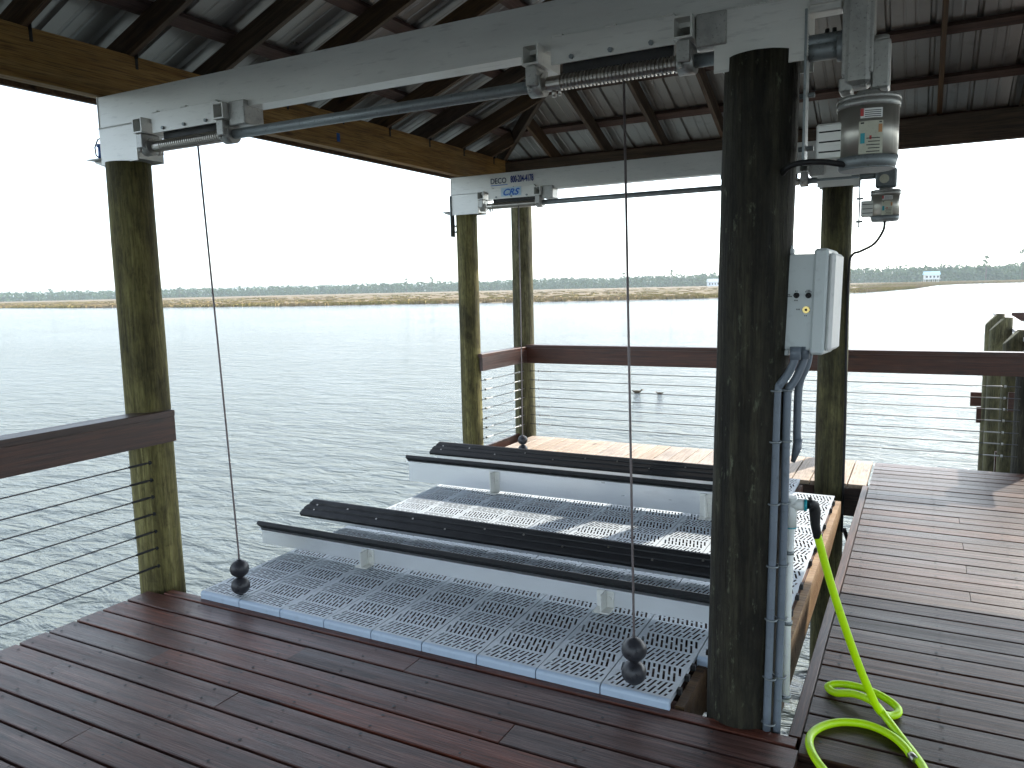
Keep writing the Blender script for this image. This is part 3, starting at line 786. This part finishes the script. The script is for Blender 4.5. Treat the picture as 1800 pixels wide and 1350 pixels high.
        cp = MB(); cp.cyl((px0-.005, yc, zc-.02), (px0-.005, yc, zc-.052), .010, n=6); cp.cyl((px0+.02, yc, zc-.02), (px0+.02, yc, zc-.05), .007, n=6); cp.build('cable_clamp', M['steel'], wo_)
        cv = MB(); cv.box(px1+.075, px1+.185, Y-.03, Y+.10, 2.560, 2.676, .004); cv.build('tube_end_cover', M['alu_dull'], wo_)
    # drive shaft segments
    d0, d1 = drums
    b = MB(); b.cyl((d0[1]+.06, Y+.012, 2.527), (d1[0]-.10, Y+.012, 2.527), .0245, n=18); L(b, 'drive_shaft', M['galv'])
    b = MB(); b.cyl((d1[1]+.06, Y+.012, 2.527), (xr+.03, Y+.012, 2.527), .0245, n=18); L(b, 'drive_shaft', M['galv'])
    tag(root, label, 'lift beam'); return root
B1 = lift_beam(2.92, -4.165, -.275, [(-3.695, -3.19), (-1.335, -.835)], 'near white aluminium lift beam running from left pile to dark pile')
B2 = lift_beam(6.83, -4.285, -.375, [(-3.84, -3.325), (-1.45, -.93)], 'far white aluminium lift beam marked DECO and a phone number', far=True)
def onbeam(o, B): return o
RX = (R(90), 0, 0)
def loc2(x, y, z): return Vector((x, y, z))-Vector(B2.location)
text_mesh('DECO', .074, M['ink_navy'], B2, loc2(-3.825, 6.824, 2.739), (R(90), 0, 0), .88, 0, .0008)
text_mesh('800-204-4178', .088, M['ink_blue'], B2, loc2(-3.600, 6.824, 2.738), (R(90), 0, 0), .50, 0, .0018)
b = MB()
for i in range(15): b.box(-3.82+i*.0125, -3.811+i*.0125, 6.8225, 6.829, 2.720, 2.726)
o = b.build('lettering', M['ink_cyan'], B2); o.location = -Vector(B2.location)
b = MB(); b.box(-3.695, -3.475, 6.8005, 6.8035, 2.607, 2.690); o = b.build('sticker', M['sticker'], B2); o.location = -Vector(B2.location)
text_mesh('CRS', .085, M['ink_cyan'], B2, loc2(-3.680, 6.798, 2.617), (R(90), 0, 0), 1.15, .35, .002)

# blue float lamp at the left end of the near beam
bl = MB(); bl.cyl((0, 0, 0), (0, 0, .07), .022, .02, 14); bl.cyl((0, 0, .07), (0, 0, .085), .026, .026, 14)
lamp = bl.build('end_light', M['blue'], None, (-4.215, 2.955, 2.507))
b = MB(); b.tube([(-.01, 0, .0), (-.055, 0, .03), (-.06, 0, .075), (-.03, 0, .115), (.03, 0, .13)], .004, 6); b.build('wire', M['black'], lamp)
tag(lamp, 'small blue capped fitting with a wire loop on the left end of the near beam', 'light fitting')

# ------------------------------------------------------------------ motors
def motor(x, y, z, r, h, label, small=False):
    root = empty('lift_motor', (x, y, z))       # z = bottom of body
    b = MB()
    b.cyl((0, 0, h*.17), (0, 0, h*.84), r*.965, n=36); b.build('motor_body', M['motor'], root)
    b = MB(); b.cyl((0, 0, h*.84), (0, 0, h*.94), r, r, 36); b.cyl((0, 0, h*.94), (0, 0, h), r*1.02, r*.98, 36); b.cyl((0, 0, h), (0, 0, h*1.10), r*.55, r*.34, 24); b.build('top_bell', M['alu_dull'], root)
    b = MB(); b.cyl((0, 0, h*.02), (0, 0, h*.17), r*.9, r*.99, 36); b.cyl((0, 0, 0), (0, 0, h*.02), r*.86, r*.9, 36); b.build('bottom_bell', M['galv'], root)
    cw = r*.62
    b = MB(); b.box(-r-cw*.95, -r*.72, -r*.55, r*.45, h*.17, h*.68, r*.06); c = b.build('capacitor_box', M['alu'], root)
    b = MB()
    for i in range(3): b.box(-r-cw*.80, -r*.80, -r*.575, -r*.551, h*(.27+.14*i), h*(.29+.14*i), .001)
    b.build('louvre', M['black'], c)
    def arc(z0, z1, a0, a1, mat, name, rr=1.0):
        q = MB(); n_ = 8
        for i in range(n_):
            t0, t1 = R(a0+(a1-a0)*i/n_), R(a0+(a1-a0)*(i+1)/n_)
            ro = r*.965*rr+.0012
            q.quad([(ro*math.cos(t), ro*math.sin(t), zz) for t, zz in ((t0, z0), (t1, z0), (t1, z1), (t0, z1))])
        return q.build(name, mat, root)
    arc(h*.66, h*.79, -100, -60, M['white'], 'warning_label'); arc(h*.69, h*.79, -100, -94, M['red'], 'warning_label', 1.012)
    arc(h*.18, h*.62, -102, -58, M['cream'], 'name_plate'); arc(h*.32, h*.46, -99, -91, M['teal'], 'name_plate', 1.012)
    arc(h*.46, h*.57, -67, -60, M['orange'], 'name_plate', 1.012); arc(h*.37, h*.42, -83, -79, M['red'], 'name_plate', 1.012)
    for i in range(5): arc(h*(.20+.045*i), h*(.212+.045*i), -88+3*(i % 2), -64, M['ink'], 'print_line', 1.014)
    for i in range(4): arc(h*(.675+.026*i), h*(.684+.026*i), -92, -63, M['ink'], 'print_line', 1.014)
    arc(h*.585, h*.605, -99, -93, M['ink'], 'print_line', 1.014); arc(h*.59, h*.605, -66, -61, M['ink'], 'print_line', 1.014)
    # gear housing above
    g0 = h*1.08
    if not small:
        b = MB(); b.box(-.075, .005, -.055, .06, g0+.02, g0+.36+.10, .014); b.box(-.083, .013, -.045, .065, g0+.055, g0+.36+.10, .004)
        b.build('gear_case', M['alu_dull'], root)
        b = MB(); b.box(.006, .062, -.03, .06, g0+.005, g0+.16, .006); b.cyl((.03, .015, g0+.155), (.03, .015, g0+.178), .026, n=16); b.box(-.09, -.05, -.045, .05, g0+.002, g0+.05, .006); b.build('worm_housing', M['alu_dull'], root)
        b = MB(); b.cyl((-.19, .0, g0+.155), (-.07, .0, g0+.155), .03, n=18); b.cyl((-.10, 0, g0+.155), (-.078, 0, g0+.155), .042, n=18)
        b.build('coupling', M['galv'], root)
        b = MB()
        for xx in (-.135, -.112): b.cyl((xx, -.0, g0+.18), (xx, 0, g0+.225), .009, .007, 8); b.cyl((xx, -.0, g0+.205), (xx, 0, g0+.212), .012, .012, 6)
        b.build('set_bolt', M['rubber'], root)
        b = MB(); b.box(-.235, -.09, -.0, .07, g0+.285, g0+.335, .004); b.build('top_arm', M['alu'], root)
    else:
        b = MB(); b.box(-.075, .075, -.06, .07, g0-.0, g0+.145, .012); b.cyl((-.0, -.062, g0+.06), (0, -.085, g0+.06), .042, n=20); b.build('gear_case', M['galv'], root)
        b = MB(); b.cyl((-.01, -.085, g0+.06), (-.01, -.092, g0+.06), .034, n=20); b.build('case_cover', M['cream'], root)
        b = MB(); b.cyl((-.25, .0, g0+.10), (-.07, .0, g0+.10), .026, n=14); b.build('coupling', M['galv'], root)
    tag(root, label, 'motor', 'lift motors'); return root
motor(-.187, 2.932, 2.085, .098, .235, 'large grey electric motor with labels hanging beside the dark front pile')
motor(-.292, 6.842, 2.170, .108, .240, 'small distant electric motor hanging beside the wired pile', True)

# ------------------------------------------------------------------ lift cables and stopper balls
def lift_cable(x, y, xt, zb, label, n=0, rb=.052):
    root = empty('lift_cable', (x, y, zb))
    b = MB(); b.tube([(0, 0, -.05), (0, 0, .25), ((xt-x)*.5, -.004, (2.50-zb)*.5), (xt-x, -.02, 2.505-zb)], .0052, 7); b.build('wire_rope', M['rope'], root)
    for zc in (rb*.98, rb*2.88):
        q = MB(); q.sphere((0, 0, zc), rb, (1, 1, .97), 24, 16)
        for v in q.bm.verts: v.co += Vector((v.co.x, v.co.y, 0))*.06*noise.noise(v.co*25+Vector((n*9, 0, zc*40)))
        q.cyl((0, 0, zc-rb*1.02), (0, 0, zc+rb*1.02), rb*.26, n=12); q.cyl((0, -rb*.9, zc-.006), (0, -rb*1.02, zc-.006), rb*.16, n=8); q.cyl((rb*.5, -rb*.8, zc+.01), (rb*.55, -rb*.9, zc+.01), rb*.12, n=8)
        q.build('stopper_ball', M['ball'], root)
    tag(root, label, 'lift cable', 'lift cables with stopper balls')
lift_cable(-3.325, 2.95, -3.395, .048, 'lift cable with two black balls at the left front corner of the platform', 1)
lift_cable(-1.02, 2.95, -1.045, .048, 'lift cable in front of the bunks, with two worn balls beside the dark pile', 2, .053)
lift_cable(-3.53, 6.83, -3.51, .045, 'far lift cable with grey balls seen against the sunlit deck', 3, .050)
lift_cable(-1.12, 6.83, -1.12, .045, 'fourth lift cable hidden behind the dark front pile', 4, .050)

# ------------------------------------------------------------------ control box, conduits, pipe, hose
bxr = empty('control_box', (-.452, 2.955, 1.645), (R(-1.2), R(1.2), R(-3.5)))
b = MB(); b.box(0, .112, -.0, .19, -.172, .172, .004); b.build('box_body', M['box'], bxr)
b = MB(); b.box(.102, .150, -.014, .204, -.185, .190, .008); b.build('box_lid', M['box'], bxr)
b = MB(); b.box(.1505, .172, .0, .19, -.172, .176, .010); b.build('lit_lid_panel', M['white'], bxr)  # lid face coloured white to carry the bright sun and sky on it
for z in (.183, -.183):
    b = MB(); b.box(-.012, .030, .0, .03, z-.010, z+.010, .003); b.box(-.012, -.004, -.004, .05, z-.012, z+.012, .001); b.cyl((.02, .012, z), (.02, .012, z+.02), .006, n=8); b.build('mounting_tab', M['box'], bxr)
for xx, zz, mt in ((.047, .025, 'ink'), (.088, .025, 'ink')):
    b = MB(); b.cyl((xx, 0, zz), (xx, -.010, zz), .0105, .009, 14); b.cyl((xx, -.010, zz), (xx, -.024, zz+.006), .005, .004, 8); b.build('toggle_switch', M['black'], bxr)
b = MB(); b.cyl((.083, 0, -.026), (.083, -.006, -.026), .0125, n=18); kk = b.build('key_switch', M['brass'], bxr)
b = MB(); b.cyl((.083, -.006, -.026), (.083, -.0075, -.026), .0045, n=10); b.build('keyhole', M['black'], kk)
b = MB()
for (xx, zz, wq) in ((.047, .040, .010), (.047, .007, .013), (.020, .027, .012), (.020, .021, .024), (.088, .043, .014), (.088, .038, .022), (.056, -.025, .014), (.083, -.047, .011)):
    n_ = max(2, int(wq/.004))
    for i in range(n_): b.box(xx-wq/2+i*wq/n_, xx-wq/2+i*wq/n_+.0026, -.0008, .0002, zz-.0022, zz+.0022)
tag(b.build('print_marks', M['ink'], bxr), kind='stuff')
tag(bxr, 'pale grey electrical control box with switches mounted on the dark front pile', 'control box')

def smooth_path(pts, n=8):
    P = [Vector(p) for p in pts]; P = [P[0]*2-P[1]]+P+[P[-1]*2-P[-2]]; out = []
    for i in range(1, len(P)-2):
        for k in range(n):
            t = k/n; a, b_, c, d = P[i-1], P[i], P[i+1], P[i+2]
            out.append(.5*((2*b_)+(-a+c)*t+(2*a-5*b_+4*c-d)*t*t+(-a+3*b_-3*c+d)*t**3))
    out.append(P[-2]); return out
cd = empty('electrical_conduit', (-.46, 2.92, 0))
def cl(x, y, z): return (x+.46, y-2.92, z)
for pts, rr in (([(-.400, 2.93, 1.478), (-.404, 2.93, 1.435), (-.425, 2.93, 1.385), (-.452, 2.925, 1.345), (-.460, 2.922, 1.30), (-.463, 2.92, .9), (-.468, 2.918, .45), (-.474, 2.915, .002)], .0145),
                ([(-.374, 2.965, 1.478), (-.378, 2.965, 1.43), (-.400, 2.958, 1.37), (-.424, 2.952, 1.325), (-.428, 2.95, 1.28), (-.430, 2.95, .9), (-.434, 2.945, .45), (-.441, 2.94, -.05)], .0145),
                ([(-.365, 3.03, 1.47), (-.374, 3.03, 1.41), (-.396, 3.03, 1.35), (-.402, 3.03, 1.28), (-.402, 3.03, 1.12)], .0150)):
    b = MB(); b.tube([cl(*p) for p in smooth_path(pts, 6)], rr, 14); b.build('conduit_pipe', M['pvc'], cd)
b = MB(); b.tube([cl(-.398, 3.03, 1.13), cl(-.402, 3.03, 1.09), cl(-.415, 3.03, 1.04)], .015, 12, rads=[.0165, .0165, .008]); b.build('conduit_end', M['pvc'], cd)
for (x, y) in ((-.400, 2.93), (-.374, 2.965)):
    b = MB(); b.cyl(cl(x, y, 1.485), cl(x-.001, y, 1.440), .020, n=14); b.build('conduit_fitting', M['pvc'], cd)
for z in (1.325, 1.135, .90, .66, .45, .215, .03):
    for xc, yc in ((-.464, 2.918), (-.432, 2.948)):
        if z < .1 and xc > -.45: continue
        q = MB(); q.tube([cl(xc-.045, yc+.02, z), cl(xc-.020, yc-.004, z), cl(xc-.012, yc-.017, z), cl(xc+.006, yc-.019, z), cl(xc+.018, yc-.010, z), cl(xc+.02, yc+.01, z)], .004, 6)
        q.box(*[v for v in (xc-.052+.46, xc-.028+.46, yc+.006-2.92, yc+.010-2.92, z-.009, z+.009)]); q.build('conduit_clamp', M['galv'], cd)
tag(cd, 'grey plastic conduits clamped down the right side of the dark front pile', 'conduit')
wp = MB(); wp.tube([(0, 0, .10), (0, 0, .5), (.006, .003, .86)], .0165, 16)
water_pipe = wp.build('water_pipe', M['pvcw'], None, (-.418, 2.985, 0))
b = MB(); b.cyl((.006, .003, .80), (.006, .003, .915), .0215, n=16); b.cyl((.006, .003, .885), (.052, .006, .888), .0215, n=16); b.build('tee_fitting', M['pvcw'], water_pipe)
b = MB(); b.cyl((.052, .006, .888), (.062, .007, .888), .0225, n=16); b.cyl((.006, .003, .80), (.006, .003, .796), .0225, n=16); b.build('teal_glue_ring', M['teal'], water_pipe)
for z in (.42, .70, .12): b = MB(); b.cyl((.002, 0, z-.007), (.002, 0, z+.007), .0195, n=14); b.box(-.03, .0, -.002, .002, z-.006, z+.006); b.build('pipe_clamp', M['galv'], water_pipe)
tag(water_pipe, 'white plastic water pipe with a tee, right of the grey conduits', 'pipe')
hz = .0115
hp = [(-.330, 3.045, .80), (-.318, 3.05, .74), (-.262, 3.075, .53), (-.190, 3.11, .30), (-.140, 3.135, .16), (-.095, 3.165, .05), (-.062, 3.19, .020), (-.030, 3.225, .016), (-.030, 3.265, .020), (-.065, 3.295, .030),
      (-.120, 3.325, .036), (-.190, 3.350, .034), (-.262, 3.352, .026), (-.295, 3.325, .018), (-.262, 3.292, .016), (-.190, 3.268, .040), (-.115, 3.215, .048), (-.060, 3.135, .030), (-.010, 3.05, .016), (.030, 2.97, .013),
      (.065, 2.88, .013), (.075, 2.78, .013), (.03, 2.66, .013), (-.06, 2.60, .013), (-.17, 2.64, .013), (-.255, 2.74, .013), (-.305, 2.84, .013), (-.315, 2.93, .013), (-.285, 3.01, .013), (-.225, 3.072, .013), (-.150, 3.098, .013), (-.090, 3.085, .014), (-.035, 3.040, .018), (.005, 2.985, .017), (.020, 2.955, .014)]
hb_ = MB(); hb_.tube(smooth_path(hp, 8), .0150, 14)
hose = hb_.build('garden_hose', M['hose'])
b = MB(); b.tube([(-.3565, 2.992, .888), (-.345, 3.01, .890), (-.337, 3.03, .880), (-.333, 3.04, .855), (-.331, 3.044, .80), (-.322, 3.048, .75)], .016, 14, rads=[.015, .016, .020, .021, .0175, .0150]); b.cyl((-.345, 3.0, .893), (-.350, 3.03, .905), .006, n=8)
b.build('hose_connector', M['black'], hose)
b = MB(); b.tube([(.016, 2.962, .015), (.026, 2.945, .015), (.038, 2.922, .015)], .013, 14, rads=[.012, .0145, .014]); b.build('hose_coupling', M['steel'], hose)
tag(hose, 'bright lime green garden hose coiled on the right deck', 'hose')

# black motor cables
mc = MB(); mc.tube(smooth_path([(-.17, 2.90, 2.10), (-.24, 2.875, 2.102), (-.33, 2.86, 2.118), (-.42, 2.87, 2.115), (-.47, 2.93, 2.07), (-.49, 2.95, 1.95)], 6), .010, 8)
tag(mc.build('motor_cable', M['black']), 'black cable from the large motor to the dark front pile', 'cable')
mc = MB(); mc.tube(smooth_path([(-.292, 6.84, 2.17), (-.30, 6.83, 2.10), (-.36, 6.82, 2.00), (-.46, 6.84, 1.945), (-.520, 6.87, 1.92), (-.545, 6.90, 1.80), (-.548, 6.90, 1.2), (-.540, 6.90, .6), (-.538, 6.90, -.4)], 6), .010, 8)
tag(mc.build('motor_cable', M['black']), 'thin black cable looping from the small motor down the wired pile', 'cable')
mc = MB(); mc.tube(smooth_path([(-.50, 6.6, -.28), (-.42, 6.45, -.42), (-.33, 6.3, -.52), (-.2, 6.2, -.58)], 6), .016, 8)
tag(mc.build('underdeck_cable', M['black']), 'black cable running under the right deck beside the wired pile', 'cable')

# ------------------------------------------------------------------ roof
XL, XR, YF, YN, ZP, SL = -4.14, 3.30, 7.73, -3.2, 3.115, .40
roof = empty('boathouse_roof', ((XL+XR)/2, (YF+YN)/2, 3.11))
RO = Vector(roof.location)
def rb(b, name, mat):
    o = b.build(name, mat, roof); o.location = -RO; return o
def put(name, me, loc, rot): return place(name, me, roof, Vector(loc)-RO, rot)
def timber(L, W, T):                       # along X, rectangular, top at z=0
    b = MB(); b.box(0, L, -W/2, W/2, -T, 0, .003); return b
# plates: left (two plies), far, right, near
for x in (XL-.022, XL-.062):
    put('wall_plate', timber(YF-YN+.3, .038, .272).mesh('wall_plate', M['pine']), (x, YN-.1, 3.118), (0, 0, R(90)))
for y in (YF+.022, YF+.062):
    put('wall_plate', timber(XR-XL, .038, .245).mesh('wall_plate', M['rafter']), (XL+.0, y, 3.092), (0, 0, 0))
for x in (XR+.022, XR+.062): put('wall_plate', timber(YF-YN, .038, .26).mesh('wall_plate', M['rafter']), (x, YN, 3.105), (0, 0, R(90)))
put('wall_plate', timber(XR-XL, .076, .26).mesh('wall_plate', M['rafter']), (XL, YN-.04, 3.105), (0, 0, 0))
RD = .150; OH = .45
half = (XR-XL)/2; xm = (XL+XR)/2; zr = ZP+SL*half
def rafter(p0, p1, wdt=.038):
    """p0 low, p1 high along the lower edge; vertical depth RD"""
    p0 = Vector(p0); p1 = Vector(p1); d = (p1-p0); h = Vector((d.x, d.y, 0)).normalized(); s = Vector((-h.y, h.x, 0))*wdt/2
    L_ = d.length; ang = math.atan2(h.y, h.x); pit = math.atan2(d.z, Vector((d.x, d.y)).length)
    b = MB(); b.box(0, L_, -wdt/2, wdt/2, 0, RD*math.cos(pit), .002)
    o = b.build('rafter', M['rafter'], roof, p0-RO, (0, -pit, ang)); return o
k = 0
ys = [2.53+.615*i for i in range(-9, 9)]
for y in ys:
    if not YN+.1 < y < YF-.1: continue
    run = min(half, YF-y, y-YN)
    rafter((XL-OH, y, ZP-SL*OH), (XL+run, y, ZP+SL*run)); rafter((XR+OH, y, ZP-SL*OH), (XR-run, y, ZP+SL*run))
xs_ = [-2.99+.61*i for i in range(-1, 11)]
for x in xs_:
    if not XL+.1 < x < XR-.1: continue
    run = min(x-XL, XR-x)
    rafter((x, YF+OH, ZP-SL*OH), (x, YF-run, ZP+SL*run)); rafter((x, YN-OH, ZP-SL*OH), (x, YN+run, ZP+SL*run))
for cx, cy, sx, sy in ((XL, YF, 1, -1), (XR, YF, -1, -1), (XL, YN, 1, 1), (XR, YN, -1, 1)):
    rafter((cx-sx*OH, cy-sy*OH, ZP-SL*OH), (cx+sx*half, cy+sy*half, zr), .045)
b = MB(); b.box(xm-.02, xm+.02, YN+half, YF-half, zr-.02, zr+RD+.03); rb(b, 'ridge_board', M['rafter'])
# metal ties where the rafters meet the left plate
for y in ys:
    if 0 < y < YF: b = MB(); b.box(XL-.002, XL+.0025, y+.020, y+.036, 3.045, 3.16); b.box(XL-.004, XL+.025, y+.0195, y+.0215, 3.10, 3.17); rb(b, 'rafter_tie', M['rubber'])
b = MB(); b.box(XL-.003, XL+.0015, 4.93, 4.965, 2.90, 2.965, .001); rb(b, 'paint_mark', M['blue'])
# purlins lie flat on the rafters, parallel to each eave
zt0 = ZP+RD
dist = [-.38, .165, .76, 1.36, 1.96, 2.56, 3.16]
PT, PW = .036, .10
for d_ in dist:
    z = zt0+SL*d_
    a = math.atan(SL)
    for side in range(4):
        if side == 0: c0, c1, ax = Vector((XL+d_, YN+max(d_, -OH)+.0, z)), Vector((XL+d_, YF-d_, z)), (1, 0)
        elif side == 1: c0, c1, ax = Vector((XR-d_, YF-d_, z)), Vector((XR-d_, YN+d_, z)), (-1, 0)
        elif side == 2: c0, c1, ax = Vector((XL+d_, YF-d_, z)), Vector((XR-d_, YF-d_, z)), (0, -1)
        else: c0, c1, ax = Vector((XR-d_, YN+d_, z)), Vector((XL+d_, YN+d_, z)), (0, 1)
        L_ = (c1-c0).length
        if L_ < .3: continue
        up = Vector((-ax[0]*SL, -ax[1]*SL, 1)).normalized(); xd = (c1-c0).normalized(); yd = up.cross(xd)
        b = MB(); b.box(.06, L_-.06, -PW/2, PW/2, .002, PT)
        mt_ = Matrix(((xd.x, yd.x, up.x, 0), (xd.y, yd.y, up.y, 0), (xd.z, yd.z, up.z, 0), (0, 0, 0, 1)))
        o = b.build('purlin', M['purlin'], roof); o.matrix_local = Matrix.Translation(c0-RO) @ mt_
# ribbed metal sheets
zm0 = zt0+(PT+.004)/math.cos(math.atan(SL))
prof = []
def rib_profile(w0, w1):
    out = []; s = w0
    P_ = .305
    while s < w1-1e-6:
        for u, h in ((0, .0), (.012, .024), (.032, .024), (.044, 0), (.125, 0), (.131, .004), (.143, .004), (.149, 0), (.205, 0), (.211, .004), (.223, .004), (.229, 0)): out.append((s+u, h))
        s += P_
    out.append((w1, 0)); return out
def slope_sheets(origin, along, inward, length, name):
    """origin = plate corner, along = unit dir of the eave, inward = unit dir up the slope (plan)"""
    origin = Vector(origin); along = Vector(along); inward = Vector(inward)
    s = -OH-.02
    while s < length+OH:
        e = min(s+.915, length+OH+.02); b = MB(); A = []; B = []
        for u, h in rib_profile(s, e):
            top = min(half, u, length-u) if True else half
            low = -OH-.05
            if top < low+.02: top = low+.02
            pa = origin+along*u+inward*low; pb = origin+along*u+inward*top
            A.append(b.bm.verts.new((pa.x, pa.y, zm0+SL*low+h))); B.append(b.bm.verts.new((pb.x, pb.y, zm0+SL*top+h)))
        for i in range(len(A)-1): b.face((A[i], A[i+1], B[i+1], B[i]))
        rb(b, 'roof_sheet', M['roofmetal']); s = e
slope_sheets((XL, YN, 0), (0, 1, 0), (1, 0, 0), YF-YN, 'l')
slope_sheets((XR, YN, 0), (0, 1, 0), (-1, 0, 0), YF-YN, 'r')
slope_sheets((XL, YF, 0), (1, 0, 0), (0, -1, 0), XR-XL, 'f')
slope_sheets((XL, YN, 0), (1, 0, 0), (0, 1, 0), XR-XL, 'n')
for cx, cy, sx, sy in ((XL, YF, 1, -1), (XR, YF, -1, -1), (XL, YN, 1, 1), (XR, YN, -1, 1)):
    p0 = Vector((cx-sx*(OH+.05), cy-sy*(OH+.05), zm0-SL*(OH+.05)+.034)); p1 = Vector((cx+sx*half, cy+sy*half, zm0+SL*half+.034)); d = p1-p0
    b = MB(); b.prism([(0, -.16, -.055), (0, 0, 0), (0, .16, -.055), (0, .16, -.052), (0, 0, .004), (0, -.16, -.052)], (d.length, 0, 0))
    o = b.build('hip_cap', M['roofmetal'], roof, p0-RO, (0, -math.atan2(d.z, math.hypot(d.x, d.y)), math.atan2(d.y, d.x)))
b = MB(); b.prism([(xm-.16, YN+half, zm0+SL*half-.03), (xm, YN+half, zm0+SL*half+.04), (xm+.16, YN+half, zm0+SL*half-.03), (xm, YN+half, zm0+SL*half+.036)], (0, YF-YN-2*half, 0)); rb(b, 'ridge_cap', M['roofmetal'])
# eave boards
for (x0, x1, y0, y1) in ((XL-OH-.04, XL-OH-.005, YN-OH, YF+OH), (XR+OH+.005, XR+OH+.04, YN-OH, YF+OH), (XL-OH, XR+OH, YF+OH+.005, YF+OH+.04), (XL-OH, XR+OH, YN-OH-.04, YN-OH-.005)):
    b = MB(); b.box(x0, x1, y0, y1, ZP-SL*OH-.02, ZP-SL*OH+RD+.02, .003); rb(b, 'eave_board', M['rafter'])
tag(roof, 'hipped boathouse roof with timber rafters and ribbed metal sheets', 'roof')
# right-side and near piles that carry the roof out of the picture
pile(3.36, 7.75, -2.6, 2.845, .13, .12, M['pile_green'], 'round pile carrying the far right corner of the roof', seed=21)
pile(3.36, -3.2, -2.6, 2.845, .13, .12, M['pile_green'], 'roof pile behind the viewer at right', seed=22)
pile(-4.2, -3.2, -2.6, 2.845, .13, .12, M['pile_green'], 'roof pile behind the viewer at left', seed=23)
